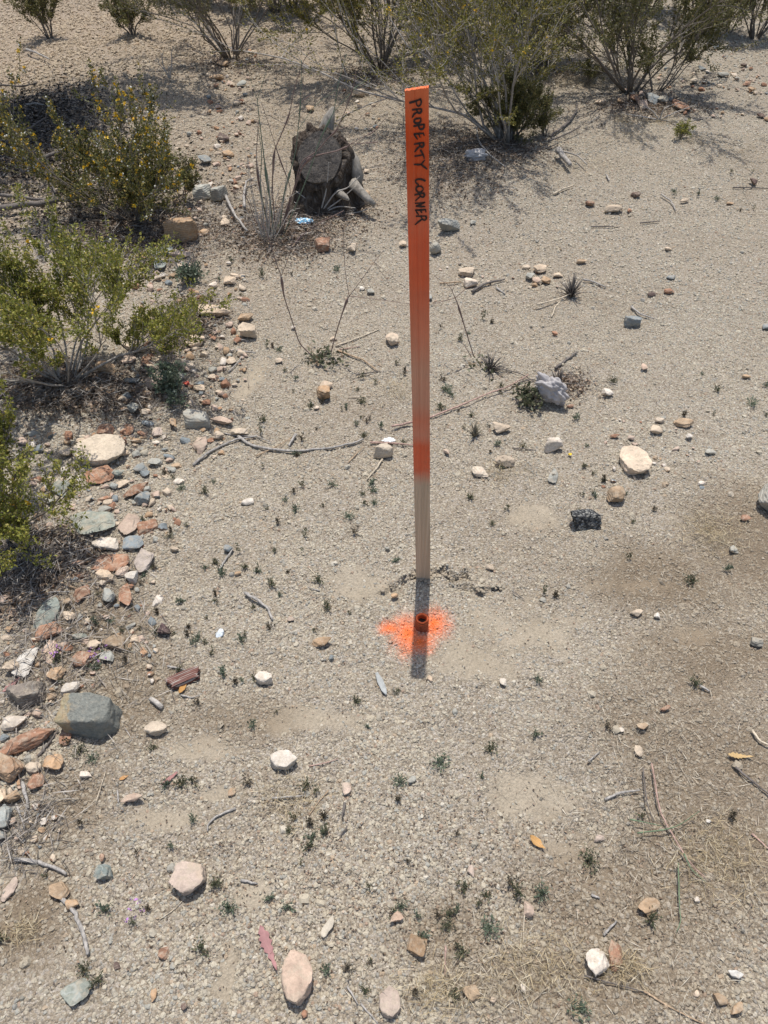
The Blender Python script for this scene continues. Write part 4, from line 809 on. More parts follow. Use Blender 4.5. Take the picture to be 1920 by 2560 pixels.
for i, (x, y, h) in enumerate([(690, 30, .6), (640, 15, .7), (730, 18, .7), (470, -5, .5), (1480, 30, .9), (1620, 20, .9), (1240, 30, 1.0), (1050, 40, 1.0)]):
    shrub(x, y, h, 9, 6500, ['dark low shrub at the top edge right of the twiggy creosote', 'shrub at the top edge right behind the twiggy creosote', 'rounded dark shrub touching the top edge left of the dark olive creosote', 'faint shrub on the top edge above the twiggy creosote', 'far shrub between the narrow-based and airy creosotes', 'far shrub directly behind the airy grey-branched creosote', 'far shrub behind the pair of dark creosotes', 'far shrub behind the dark olive creosote'][i], 130 + i, spread=.7, leafL=.02, rad=.007, group='far shrubs along the top edge')
shrub(1362, 335, .20, 6, 1500, 'slim upright green sapling right of the compact dense shrub', 120, spread=.35, leafL=.010, rad=.003, group='small sprigs in the clearing', bare=.1)
shrub(1702, 345, .07, 6, 320, 'tiny bright green sprig alone on the upper right gravel', 121, spread=.9, leafL=.010, leafM=M_LEAF_G, rad=.0022, group='small sprigs in the clearing', bare=.1)
shrub(1465, 210, .14, 6, 700, 'little olive sprig beside golden grass, left of the airy creosote', 122, spread=.8, leafL=.010, rad=.003, group='small sprigs in the clearing')
shrub(430, 992, .085, 7, 420, 'grey-green leafy weed with a bent spike among stones of the bank', 123, spread=1.3, leafL=.014, leafM=M_WEED_B, rad=.003, group='leafy weeds', bare=.1, name='leafy_weed', cat='weed')
shrub(468, 700, .05, 6, 260, 'blue-green spreading weed at the upper end of the bank', 124, spread=1.8, leafL=.014, leafM=M_WEED_B, rad=.0025, group='leafy weeds', bare=.1, name='leafy_weed', cat='weed')
shrub(1318, 1008, .05, 8, 160, 'dark leafy weed pressed against the left side of the crumpled grey bag', 125, spread=1.2, leafL=.017, leafM=M_WEED, rad=.0025, group='leafy weeds', bare=.05, name='leafy_weed', cat='weed')

# shade tree whose dappled shadow falls on the upper left; its crown stands above the frame
def shade_tree():
    B = np.array([-3.35, 4.95, hgt(-3.35, 4.95)]); r_ = np.random.default_rng(5); e = empty('desert_tree', B, 'small tree outside the left edge whose shadow darkens the upper left ground', 'tree')
    t = Tubes(8); LP = []
    t.add(stem_path((0, 0, -.1), (.15, .05, 1), 1.25, 6, .2, .06, r_), np.linspace(.075, .05, 7)); top = t.V[-1].reshape(-1, 8, 3).mean(1)[-2]
    for k in range(22):
        c = np.array([r_.uniform(.5, 1.55), r_.uniform(-.30, .35), r_.uniform(1.25, 1.7)]) if k < 11 else (np.array([1.5 + .18 * (k - 11), .40, 1.35]) if k < 16 else np.array([r_.uniform(.5, 1.5), r_.uniform(-.8, -.35), 1.5])); d = c - top; path = stem_path(top, d, np.linalg.norm(d), 6, .0, .05, r_); t.add(path, np.linspace(.032, .006, 7))
        n = 1900 if k < 11 else (500 if k < 16 else 450); LP.append(path[-1] + r_.normal(size=(n, 3)) * (np.array([.22, .15, .12]) if k < 11 else np.array([.16, .06, .08]) if k < 16 else np.array([.22, .2, .1]))); 
    t.build('trunk', M_STEM, e); P = np.concatenate(LP); V, Fq = leafquads(P, rdirs(len(P)), .045, .026); mk('crown', V, Fq, M_LEAF_D, e)
shade_tree()

# ------------------------------------------------------------------ weeds
def tuft(seed, n, h, wd, L, m, nm):
    """a spray of short stems with small leaves"""
    r_ = np.random.default_rng(seed); P, D = [], []
    ns = max(3, n // 9)
    for s in range(ns):
        az = r_.uniform(0, 6.28); ln = r_.uniform(.1, 1.0) * wd; hh = h * r_.uniform(.5, 1.1) * (1 - .35 * ln / wd)
        u = r_.uniform(.1, 1, 9); base = np.stack([np.cos(az) * ln * u, np.sin(az) * ln * u, hh * u], -1); P.append(base + r_.normal(0, .0022, (9, 3))); dd = np.array([math.cos(az) * ln * 1.2, math.sin(az) * ln * 1.2, hh]); dd = dd / np.linalg.norm(dd); D.append(dd[None] + r_.normal(0, .55, (9, 3)))
    P = np.concatenate(P); D = np.concatenate(D); D /= np.linalg.norm(D, axis=1)[:, None]; V, Fq = leafquads(P, D, L * .75 * r_.uniform(.6, 1.4, len(P)), L * .42 * r_.uniform(.7, 1.3, len(P)))
    o = mk(nm, V, Fq, m); me = o.data; bpy.data.objects.remove(o); return me
TU = [tuft(i, 60 + 22 * (i % 4), .020 + .003 * (i % 5), .012 + .0025 * (i % 4), .0085, [M_WEED, M_WEED_D, M_WEED_B, M_WEED][i % 4], 'weed_sprig') for i in range(12)]
TB = [tuft(40 + i, 190, .034, .034, .010, [M_WEED, M_WEED_B][i % 2], 'weed_clump') for i in range(4)]
WS = """773,657 727,680 843,671 655,686 667,864 682,860 698,873 713,922 991,906 1012,931 866,1014 906,1001 904,1039 922,1041 891,1055 657,1047 653,1076 792,1068 740,1130 1008,1101 756,1209 734,1226 931,1203 906,1230 912,1257 1103,812 1170,829 1151,844 1205,792 1228,802 1130,983 1101,1018 1159,1064 1226,1126 1244,1107 1176,1238 1267,1265 1222,1060
1754,931 1791,972 1785,1033 1708,1033 1915,960 1915,1033 1482,1180 1508,1199 1488,1234 1309,1113 1457,1230 1506,309 1791,494 1745,480 1882,517 1851,521 1685,476 1828,424 1882,424
559,922 548,694 579,646 604,736 417,1182 534,1201 513,1228 465,1311 386,1413 361,1434 245,1481 330,1519 395,1529 239,1550 307,1571 351,1567 241,1569 112,1596 98,1612 154,1708 471,1565 494,1589 513,1602 529,1629 540,1484 559,1677 382,1864 166,1851 552,1814 633,1808 633,1515 611,1585 590,1700 513,1415 540,1403 320,1623 316,1650
918,1810 891,1751 785,1573 677,1567 756,1373 686,1373 760,1338 721,1427 700,1483 817,1515 875,1529 694,1303 991,1398 1230,1870 690,1774
345,2124 428,2109 505,2371 339,2302 370,2265 262,2271 241,2449 116,2186 201,2055 415,1957 457,1955 482,1951 619,1947 482,2045 4,2337
794,1970 993,1993 779,2090 771,2111 752,2155 1018,2148 675,2242 1151,2375 924,2398 868,2422 817,2418 912,2470 1142,2205 1142,2078 1203,1937
1292,2225 1604,2036 1828,2040 1820,1419 1583,1299 1573,1388 1523,1812 1344,1697 1735,1704 1361,1481 1388,1484 1338,1832 1627,2294"""
WB = """910,1084 1118,972 1186,1084 935,1253 1531,949 1878,1005 1459,1161 455,1219 424,1338 278,1546 143,1639 239,1666 201,1874 235,1893 991,1727 871,1288 1230,1303 1103,1905 538,2205 575,2267 212,2421 999,1951 924,2213 1003,2261 1118,2310 1226,2313 1134,2479 1353,2232 1473,2148 1446,2522 1727,1450 1255,1165"""
r9 = np.random.default_rng(90); WX = ' '.join([''] + ['%d,%d' % (a, b) for a, b in [(r9.normal(cx, sx), r9.normal(cy, sy)) for cx, sx, cy, sy, n in ((480, 90, 1500, 160, 22), (880, 90, 1050, 110, 14), (700, 120, 1300, 110, 12), (1250, 120, 1010, 70, 8), (1180, 90, 2330, 90, 12), (1480, 80, 1230, 50, 6), (240, 60, 1600, 60, 6), (760, 60, 2060, 90, 8)) for _ in range(n)]])
def weeds(txt, pool, noun, sc, nm, grp):
    for i, q in enumerate(txt.split()):
        x, y = map(float, q.split(',')); p = gp(x, y + 6); me = pool[i % len(pool)]; o = bpy.data.objects.new(nm, me); COL.objects.link(o)
        s = sc * rng.uniform(.6, 1.25) * (1.0 if y > 900 else 1.15); o.location = p + np.array([0, 0, -.001]); o.rotation_euler = (0, 0, rng.uniform(0, 6.28)); o.scale = (s, s, s * rng.uniform(.8, 1.3))
        tag(o, None, 'weed', grp); later(o, noun, x, y)
weeds(WS + WX, TU, 'tiny weed sprig', .80, 'weed_sprig', 'tiny weed sprigs in the gravel')
weeds(WB, TB, 'leafy weed clump', .66, 'weed_clump', 'leafy weed clumps in the gravel')
# minute purple blossoms on three clumps
def blossoms():
    for (x, y, lb) in ((143, 1636, 'purple blossoms above the weed right of the upright whitish slab'), (243, 1640, 'purple blossoms on the weed between rust and grey rocks of the bank'), (345, 2270, 'purple and yellow blossoms on a weed in the lower left gravel')):
        c = gp(x, y + 12) + np.array([0, 0, .03]); n = 9; P = c + rng.normal(0, .013, (n, 3)) * np.array([1, 1, .5]); P = np.repeat(P, 4, 0); V, Fq = leafquads(P, rdirs(len(P), .4), .005, .004)
        o = mk('blossoms', V, Fq, simple('purple_petal', (.40, .20, .44), .6)); tag(o, lb, 'flowers', 'blossoms on the weeds')
blossoms()

# spiky dead clumps of needle leaves and the desert trumpets
def spikes(x, y, n, h, wd, m, label, mname='dead_tuft', green=0):
    p = gp(x, y); e = empty(mname, p, label, 'plant', 'spiky dead tufts'); t = Tubes(4)
    for i in range(int(n * 1.6)):
        az = rng.uniform(0, 6.28); ln = rng.uniform(.05, 1) ** 1.3 * wd; hh = h * rng.uniform(.2, 1.0) * (1.1 - ln / wd * .6); q = np.array([math.cos(az) * ln, math.sin(az) * ln, hh]); t.add([(q[0] * .15, q[1] * .15, 0), q * .5 + np.array([0, 0, .004]), q], [.0024, .0019, .0009])
    t.build('spikes', m, e)
    if green: P = rng.normal(0, wd * .45, (green, 3)) * np.array([1, 1, .1]) + np.array([0, 0, .012]); V, Fq = leafquads(P, rdirs(green, .6), .022, .010); mk('basal_leaves', V, Fq, M_WEED, e)
DK = simple('spike_dark', (.17, .15, .13), var=.5)
spikes(1428, 740, 46, .10, .07, DK, 'dark spiky dead tuft with a straw stalk on the upper right gravel')
spikes(1395, 965, 26, .08, .06, DK, 'dark spiky tuft poking out behind the crumpled grey bag')
spikes(1225, 925, 30, .075, .08, DK, 'dead spiky tuft right of the stake with pale twisted stalks', green=20)
spikes(1186, 1090, 22, .06, .05, simple('spike_tan', (.25, .22, .16)), 'thin green-brown spiky tuft right of the stake middle')
def stemline(t, base, pts, r0, r1, infl=None):
    """pts: photo pixels + depth offsets; infl: (index, radius) where the stem swells"""
    P = [air(p[0], p[1], base[1] + (p[2] if len(p) > 2 else 0)) - base for p in pts]; P = np.array(P); n = len(P)
    # resample smooth
    u = np.linspace(0, n - 1, (n - 1) * 8 + 1); Q = np.stack([np.interp(u, range(n), P[:, k]) for k in range(3)], 1)
    r0 *= 1.15; r1 *= 1.5; ker = np.ones(5) / 5
    for k in range(3): Q[2:-2, k] = np.convolve(Q[:, k], ker, 'valid')
    rr = np.linspace(r0, r1, len(Q))
    if infl:
        for (c, w_, R_) in infl: d = (u - c) / w_; R_ = R_ * .72; rr = rr + np.where(d < 0, np.exp(-(d * 1.0) ** 2 * 1.2), np.exp(-(d * 3.2) ** 2)) * R_
    t.add(Q, rr)
def trumpet(x, y, stems, label, leaves, green=()):
    B = gp(x, y); e = empty('desert_trumpet', B, label, 'plant', 'desert trumpets with swollen stems')
    for i, s in enumerate(stems):
        t = Tubes(7)
        for (pts, r0, r1, infl) in s: stemline(t, B, pts, r0, r1, infl)
        t.build('stem', M_TRUMPG if i in green else M_TRUMP, e)
    if leaves:
        P = rng.normal(0, .032, (leaves, 3)) * np.array([1, 1, .15]) + np.array([0, 0, .012]); V, Fq = leafquads(P, rdirs(leaves, .5), .022, .011); mk('basal_leaves', V, Fq, M_WEED, e)
k = .0022
trumpet(690, 590, [
 [([(686, 592), (676, 510), (664, 424), (652, 330), (643, 250)], k * 1.4, .001, [(1.9, .5, .006)]), ([(643, 250), (620, 180)], .001, .0005, None), ([(643, 250), (668, 170)], .001, .0005, None)],
 [([(700, 588), (720, 510), (742, 457), (756, 416), (774, 394), (800, 386), (840, 378), (868, 367), (876, 360)], k, .0015, [(3.9, .8, .0075), (6.9, .6, .003)]), ([(876, 360), (905, 344), (935, 330), (970, 288)], .0013, .0006, [(1.9, .5, .002)]), ([(876, 360), (910, 358), (946, 355)], .0013, .0006, [(1.8, .5, .002)]), ([(876, 360), (862, 354), (850, 340)], .001, .0004, None)],
 [([(698, 585), (708, 495), (724, 433), (734, 400), (740, 372), (745, 324), (752, 250), (754, 150)], k, .0008, [(2, .5, .005), (5.8, .4, .002)]), ([(745, 324), (790, 260), (840, 225)], .0009, .0005, None)],
 [([(690, 585), (680, 470), (685, 378), (704, 334), (723, 288), (736, 220), (757, 154), (775, 130)], k, .0008, [(1.9, .4, .005), (3.9, .5, .003)]), ([(723, 288), (765, 245), (782, 234)], .0009, .0005, [(1.3, .4, .0015)])],
 [([(705, 585), (735, 470), (753, 402), (793, 378), (820, 345), (842, 325), (866, 270), (884, 215), (890, 180)], k, .0008, [(4.9, .5, .0035), (6.8, .4, .002)]), ([(842, 325), (880, 312), (930, 270), (968, 240)], .0008, .0004, None)],
 [([(710, 585), (770, 440), (798, 353), (825, 298), (835, 280), (844, 215), (866, 135)], k, .0008, [(2.9, .5, .0045)]), ([(835, 280), (865, 245), (893, 215), (925, 195)], .0009, .0005, [(1.9, .4, .002)])],
 [([(680, 590), (650, 480), (640, 400), (646, 300)], k, .0008, [(1.6, .5, .005)])],
 [([(676, 592), (664, 540), (650, 470), (655, 380), (645, 320)], k, .0008, [(2, .5, .004)])],
 [([(695, 640, -.1), (721, 637, -.1), (751, 590, -.08), (797, 558, -.05), (859, 527, -.02)], .0022, .001, [(1.8, .5, .004)])],
 [([(690, 590), (640, 560), (620, 500), (600, 470)], .002, .0008, None)],
 [([(690, 588), (716, 540), (728, 470), (700, 400), (655, 260)], .002, .0006, [(3, .5, .003)])],
 ], 'tall many-stemmed desert trumpet with swollen stems, left of the tree stump', 60, green=(0, 2, 5, 7))
trumpet(812, 900, [
 [([(780, 890), (748, 858), (733, 810), (710, 742), (703, 690), (690, 655), (676, 610), (660, 560)], .0018, .0008, [(3.75, .55, .0048)]), ([(703, 690), (715, 660), (728, 620), (735, 590)], .001, .0005, None)],
 [([(828, 880), (838, 840), (852, 794), (868, 748), (873, 740)], .0018, .0012, [(3.0, .55, .0042)]), ([(873, 740), (866, 700), (861, 660), (858, 560)], .001, .0005, None), ([(873, 740), (900, 705), (935, 655), (960, 625)], .001, .0005, None), ([(873, 740), (940, 748), (1026, 760)], .001, .0005, None), ([(935, 655), (960, 690), (1000, 748)], .0006, .0003, None), ([(935, 655), (1020, 725)], .0006, .0003, None), ([(861, 660), (900, 690), (925, 742)], .0006, .0003, None)],
 ], 'desert trumpet in mid clearing, left of the stake, with two swollen stems', 110)
trumpet(1200, 904, [
 [([(1184, 890), (1170, 845), (1155, 795), (1143, 756), (1138, 745)], .0017, .0011, [(2.6, .6, .0026)]), ([(1138, 745), (1125, 715), (1085, 690)], .001, .0005, None), ([(1138, 745), (1160, 725), (1180, 712)], .001, .0005, None), ([(1138, 745), (1076, 762)], .001, .0005, None), ([(1138, 745), (1130, 728), (1135, 718)], .001, .0005, None)],
 [([(1178, 892), (1165, 870), (1158, 858)], .0012, .0006, None)],
 ], 'thin single-stemmed desert trumpet right of the stake', 14)

dead_sprig_pts = [[(x0 + dx * .4, 560 - h * .5), (x0 + dx, 590 - h)] for x0, dx, h in [(q, w1, w2) for q, w1, w2 in zip(rng.normal(675, 28, 26), rng.normal(0, 38, 26), rng.uniform(50, 210, 26))]]
def tangle():
    B = gp(668, 598); e = empty('dry_tangle', B, 'dense tangle of thin dry grey stalks at the foot of the tallest desert trumpet', 'plant', 'bare dead sprigs'); t = Tubes(4)
    for a, b in dead_sprig_pts: yy = rng.uniform(-.12, .1); stemline(t, B, [(a[0] * .3 + 468, 600, yy), (a[0], a[1], yy), (b[0], b[1], yy)], .0016, .0006)
    t.build('stalks', M_DEAD, e)
tangle()
# ------------------------------------------------------------------ sticks and twigs
GREY_ = (.33, .305, .275, 1); DARK_ = (.15, .13, .115, 1); TAN_ = (.40, .29, .19, 1); PINK_ = (.40, .27, .22, 1); PALE_ = (.52, .44, .33, 1); GREEN_ = (.15, .20, .12, 1)
CN = {GREY_: 'weathered grey', DARK_: 'dark', TAN_: 'tan brown', PINK_: 'pinkish brown', PALE_: 'pale straw-coloured', GREEN_: 'green'}
def twig(pts, w_, col=GREY_, label=None, name='twig', lift=.0, fork=None, taper=.55):
    t = Tubes(7 if w_ > 5 else 5); G = []
    for i, p in enumerate(pts): q = gp(p[0], p[1]); q[2] += (p[2] if len(p) > 2 else lift) + w_ * .5 / ppm(q) * .8 + .002; G.append(q)
    B = G[0].copy(); B[2] -= 0; k_ = ppm(G[len(G) // 2]); G = np.array(G) - B; n = len(G); u = np.linspace(0, n - 1, max((n - 1) * 4, 5) + 1); Q = np.stack([np.interp(u, range(n), G[:, j]) for j in range(3)], 1)
    if n > 2:
        for j in range(3): Q[1:-1, j] = (Q[:-2, j] + Q[1:-1, j] * 2 + Q[2:, j]) / 4
    rr = w_ * .95 / k_ / 2; Q[1:-1] += rng.normal(0, rr * .16, Q[1:-1].shape); t.add(Q, np.linspace(rr, rr * taper, len(Q)), wob=.35)
    o = t.build(name, M_TWIG); o.location = B; o.color = col; x, y = pts[len(pts) // 2][:2]
    L_ = math.hypot(pts[0][0] - pts[-1][0], pts[0][1] - pts[-1][1]) / k_
    tag(o, label, 'branch' if name == 'fallen_branch' else ('grass blade' if name == 'grass_blade' else 'twig'), 'fallen twigs and sticks')
    if not label: later(o, '%s %s twig' % ('short' if L_ < .09 else 'thin', CN[col]), x, y)
    return o
twig([(484, 1167), (513, 1140), (563, 1113), (600, 1100), (640, 1095)], 8, GREY_, 'bent grey stick, left piece of two lying left of the stake middle')
twig([(596, 1094), (618, 1112), (640, 1120), (690, 1128), (740, 1132), (825, 1124), (879, 1113), (908, 1101)], 9, GREY_, 'long curving grey stick lying left of the stake middle, right piece of two')
twig([(740, 1090), (728, 1106), (722, 1118)], 9, GREY_); twig([(640, 1142), (690, 1120), (730, 1095)], 4, TAN_); twig([(560, 1085), (590, 1092), (640, 1092), (680, 1108)], 4, GREY_)
twig([(613, 1486), (640, 1500), (667, 1520), (682, 1553)], 10, GREY_, 'curved pale grey stick in gravel left of the orange paint')
twig([(39, 2151), (89, 2155), (127, 2167), (168, 2188)], 12, GREY_, 'long grey forked stick lying near the left edge, lower left', taper=.7); twig([(127, 2165), (105, 2190)], 5, DARK_)
twig([(154, 2246), (185, 2275), (204, 2321), (215, 2355), (222, 2389)], 13, GREY_, 'thick curved pale stick in the lower left gravel', taper=.7)
for a in [([(590, 2022), (540, 2043), (521, 2063), (520, 2080)], 7), ([(680, 1997), (763, 1991)], 6), ([(821, 1978), (794, 2009), (773, 2040)], 4, TAN_), ([(862, 2009), (856, 2047)], 8, DARK_), ([(868, 2068), (852, 2090)], 5, DARK_), ([(868, 2466), (895, 2512)], 6), ([(902, 2510), (945, 2560)], 6), ([(772, 1918), (810, 1910), (846, 1899)], 4, PINK_),
 ([(1511, 2001), (1550, 1984), (1598, 1978)], 8), ([(1508, 2340), (1540, 2304)], 8), ([(1477, 2238), (1498, 2248)], 8), ([(1878, 2086), (1925, 2128)], 6, PINK_), ([(1747, 1716), (1774, 1731)], 7), ([(1878, 1828), (1897, 1855), (1925, 1866)], 8, PALE_), ([(1388, 925), (1411, 906), (1442, 885)], 8, DARK_), ([(1577, 769), (1596, 787), (1635, 800)], 6), ([(1457, 702), (1480, 706), (1513, 721)], 6),
 ([(1180, 733), (1211, 713), (1261, 702)], 8, DARK_), ([(1099, 711), (1153, 707)], 5, TAN_), ([(1240, 722), (1262, 738)], 6), ([(925, 1109), (975, 1110), (1040, 1115)], 6, PINK_), ([(956, 1151), (940, 1175), (916, 1203)], 6, PALE_), ([(870, 1160), (892, 1135), (910, 1118)], 3, TAN_), ([(839, 868), (891, 850), (949, 825)], 5, PALE_), ([(844, 879), (910, 902), (945, 931)], 5, TAN_), ([(848, 876), (900, 868)], 3, PINK_), ([(890, 940), (915, 935), (950, 930)], 4, DARK_), ([(870, 996), (920, 993), (960, 990)], 3, PALE_),
 ([(1382, 488), (1407, 476), (1434, 465)], 6, PALE_), ([(1652, 488), (1677, 505), (1689, 530)], 5), ([(1477, 569), (1510, 568), (1546, 571)], 4, DARK_), ([(1515, 440), (1523, 455)], 5), ([(1832, 471), (1925, 473)], 4, DARK_), ([(1600, 560), (1650, 555)], 4, DARK_), ([(417, 819), (450, 822), (484, 829)], 6, PALE_), ([(455, 815), (532, 815)], 4, DARK_), ([(0, 1000), (20, 978), (44, 960)], 7), ([(571, 933), (590, 915), (606, 893)], 5), ([(590, 880), (640, 885)], 6),
 ([(108, 1436), (140, 1452), (170, 1467), (210, 1479)], 6, TAN_), ([(81, 1498), (130, 1482), (177, 1481)], 5), ([(548, 1430), (565, 1400), (584, 1374)], 7), ([(419, 1668), (445, 1672), (467, 1679)], 6), ([(453, 1739), (480, 1748), (500, 1740)], 5), ([(96, 1893), (120, 1865), (148, 1828)], 8, DARK_), ([(46, 1793), (80, 1780), (123, 1762)], 5, DARK_), ([(58, 1959), (66, 1990), (73, 2024)], 12), ([(42, 2012), (64, 2074)], 6), ([(73, 2078), (95, 2055), (123, 2028)], 4), ([(19, 1959), (73, 1947)], 6, DARK_), ([(604, 2202), (645, 2212)], 8), ([(295, 1978), (297, 2009)], 6),
 ([(90, 2080), (30, 2120), (-4, 2150)], 3, PALE_), ([(240, 2010), (265, 1930)], 3, PALE_), ([(772, 1420), (790, 1440), (795, 1455)], 3, PALE_), ([(400, 2300), (430, 2280), (460, 2250)], 3, PALE_), ([(800, 1480), (770, 1470)], 5), ([(1460, 2440), (1530, 2460), (1608, 2479), (1640, 2500)], 5, DARK_), ([(1608, 2479), (1685, 2526), (1760, 2562)], 6, TAN_), ([(1836, 1920), (1874, 1951), (1925, 1992)], 8, DARK_), ([(1311, 2275), (1307, 2360)], 5, PALE_), ([(1114, 2365), (1112, 2440)], 6, PINK_), ([(1280, 1480), (1310, 1500)], 3, DARK_), ([(1470, 1905), (1500, 1880)], 5),
 ([(1295, 960), (1330, 950), (1365, 962), (1400, 975)], 4, DARK_), ([(1400, 935), (1440, 960), (1452, 988), (1410, 1000)], 3, DARK_), ([(1255, 925), (1300, 935), (1340, 960)], 4, DARK_), ([(1240, 975), (1262, 985), (1300, 980)], 3), ([(1500, 290), (1470, 310)], 3), ([(60, 1090), (130, 1060), (180, 1075)], 4), ([(0, 880), (60, 850), (110, 870)], 5), ([(620, 470), (650, 460)], 4), ([(1280, 1122), (1340, 1128)], 4, DARK_)]:
    twig(*a)
twig([(979, 1072), (1030, 1062), (1074, 1050), (1120, 1033), (1165, 1014), (1215, 992), (1273, 972), (1320, 943)], 6, PINK_, 'long pinkish dry stem lying behind the stake, rising to the right', lift=.006)
twig([(1625, 1915), (1645, 2032), (1660, 2063), (1704, 2140), (1730, 2175), (1758, 2200)], 5, PINK_, 'long pinkish dry stem with a bulge lying in the lower right', lift=.01)
twig([(1604, 1925), (1612, 2010), (1630, 2060)], 4, DARK_, 'thin dark stem left of the long pinkish stem, lower right', lift=.01)
for pts, lb in (([(1704, 2140), (1722, 2180), (1758, 2212)], 'short thick green blade under the long pinkish stem, lower right'), ([(1690, 2165), (1693, 2267), (1697, 2310), (1685, 2338)], 'long thin green blade hanging down below the pinkish stem, lower right'), ([(1589, 2090), (1658, 2082), (1697, 2068), (1743, 2036)], 'curved green blade crossing the pinkish stem, lower right'), ([(1570, 2056), (1610, 2064), (1650, 2072)], 'small yellow-green blade left of the curved green blade, lower right')):
    twig(pts, 4.5, GREEN_, lb, name='grass_blade', lift=.012, taper=.3)
twig([(1340, 770), (1400, 755), (1438, 735)], 5, PALE_, 'pale straw stalk lying in front of the dark spiky dead tuft', lift=.01); twig([(1378, 795), (1390, 765), (1410, 748)], 4, PALE_)
# branches fallen under the shade tree, dead stems and root pieces
for pts, w_, lb in (([(62, 446), (104, 418), (154, 394)], 15, 'short thick dead log in half shade left of the yellow-flowered bush'), ([(58, 405), (89, 426)], 9, 'stub branch meeting the short thick dead log'), ([(-10, 540), (85, 530), (150, 520), (216, 513)], 17, 'long dark dead log running in from the left edge'), ([(-5, 501), (60, 510), (131, 516)], 10, 'dark branch lying just beyond the long dark dead log'),
    ([(46, 343), (77, 336), (112, 312)], 7, 'thin branch in the deep shade, upper left'), ([(68, 274), (90, 270), (114, 274)], 5, 'pale stick lying in the deep shade, upper left'), ([(69, 135), (100, 146), (127, 160)], 6, 'pale stick on open ground near the upper left corner'), ([(127, 465), (136, 480), (143, 496)], 7, 'short dark stub right of the short thick dead log'), ([(0, 224), (60, 228), (97, 219)], 5, 'dark branch along the far rim of the shade'),
    ([(567, 505), (580, 535), (594, 559), (620, 592)], 9, 'peeling pale root strip left of the tall desert trumpet'), ([(613, 532), (611, 500), (617, 467), (636, 459)], 7, 'bleached bent branch beside the foot of the tall desert trumpet'), ([(230, 640), (260, 610), (300, 560)], 5, 'bleached stick rising left of the pointed tan rock'), ([(1190, 330), (1195, 368), (1225, 402), (1262, 430)], 5, 'thin pale branch trailing down below the white torn bag'), ([(1375, 345), (1420, 310), (1440, 285), (1442, 262)], 7, 'bent dark branch rising right of the slim green sapling'), ([(1370, 365), (1420, 345), (1450, 328)], 5, 'low dead branch right of the leaning creosote foot'), ([(1400, 390), (1440, 400), (1465, 425)], 5, 'thin dark branch end by the lichened dead branch'),
    ([(1392, 392), (1406, 408), (1422, 430)], 18, 'lichen-crusted dead branch stub right of the leaning creosote')):
    twig(pts, w_, GREY_ if 'pale' in lb or 'bleached' in lb or 'lichen' in lb else DARK_, lb, name='fallen_branch', lift=.02 if 'rising' not in lb else .0, taper=.6)
def dead_sprig(x, y, tops, label):
    B = gp(x, y); e = empty('dead_sprig', B, label, 'plant', 'bare dead sprigs')
    for tp in tops: t = Tubes(5); stemline(t, B, [(x, y)] + tp, .004, .001); t.build('stem', M_DEAD, e)
dead_sprig(424, 198, [[(412, 175), (398, 160), (393, 145)], [(408, 165), (404, 140), (410, 126)], [(430, 160), (428, 135), (434, 114)], [(420, 170), (440, 158)]], 'bleached bare sprig standing beyond the yellow-flowered bush')
dead_sprig(455, 690, [[(470, 660), (478, 640)], [(440, 660), (436, 645)]], 'thin bare sprig rising from stones of the upper bank')
dead_sprig(1648, 300, [[(1600, 290), (1560, 285)], [(1690, 280), (1740, 262)], [(1660, 270), (1700, 255)], [(1630, 275), (1600, 262)], [(1700, 305), (1780, 292)]], 'bare dead sprig sprawled in front of the airy creosote')
# tangle of thin dry stalks at the foot of the stump
dead_sprig(800, 535, [[(770, 500), (740, 478)], [(845, 515), (890, 520)], [(815, 480), (820, 440), (822, 405)], [(850, 500), (890, 465)], [(760, 520), (735, 505)], [(835, 540), (900, 530), (940, 515)], [(780, 560), (800, 580)], [(838, 480), (870, 470), (900, 440)]], 'tangle of thin dry stalks in front of the tree stump')

# ------------------------------------------------------------------ leaves, wood chunk, litter
def leaf_obj(x, y, outline, label, col, L, yaw, name='dry_leaf', curl=.25):
    c = gp(x, y); V, Fc = [], []; n = len(outline)
    for (u, w1, w2) in outline:
        z = curl * L * (u - .5) ** 2 * 1.2 + .004
        for q, zz in ((-w1, abs(w1) * .35), (0, 0), (w2, abs(w2) * .35)): V.append((u * L - L / 2, q * L, z + zz * L))
    for i in range(n - 1):
        a = i * 3; Fc += [(a, a + 1, a + 4, a + 3), (a + 1, a + 2, a + 5, a + 4)]
    o = mk(name, V, Fc, None, smooth=True); o.data.materials.append(simple(name + '_surface', col, .6, .25, 60, trans=.2)); o.location = c; o.rotation_euler = (0, 0, yaw)
    s = o.modifiers.new('thickness', 'SOLIDIFY'); s.thickness = .0006; tag(o, label, 'leaf', 'fallen petals and leaves'); return o
LOBED = [(0, .0, .0), (.08, .05, .06), (.14, .10, .05), (.2, .07, .11), (.27, .14, .12), (.33, .09, .08), (.4, .15, .13), (.46, .09, .07), (.54, .11, .10), (.6, .05, .06), (.68, .08, .07), (.75, .04, .03), (.86, .04, .045), (1, .005, .005)]
p1, p2 = gp(655, 2325), gp(692, 2425); leaf_obj(672, 2372, LOBED, 'jagged mauve leaf lying left of the biggest tan block', (.42, .22, .21), float(np.linalg.norm(p2 - p1)) * 1.15, math.atan2(*(p2 - p1)[[1, 0]]))
OV = [(0, 0, 0), (.15, .12, .14), (.4, .2, .22), (.55, .16, .23), (.7, .13, .14), (.85, .05, .06), (1, .008, .008)]
p1, p2 = gp(1326, 2096), gp(1362, 2128); leaf_obj(1342, 2110, OV, 'orange dry leaf curled on smooth dust, lower right', (.62, .36, .14), float(np.linalg.norm(p2 - p1)) * 1.1, math.atan2(*(p2 - p1)[[1, 0]]), curl=.7)
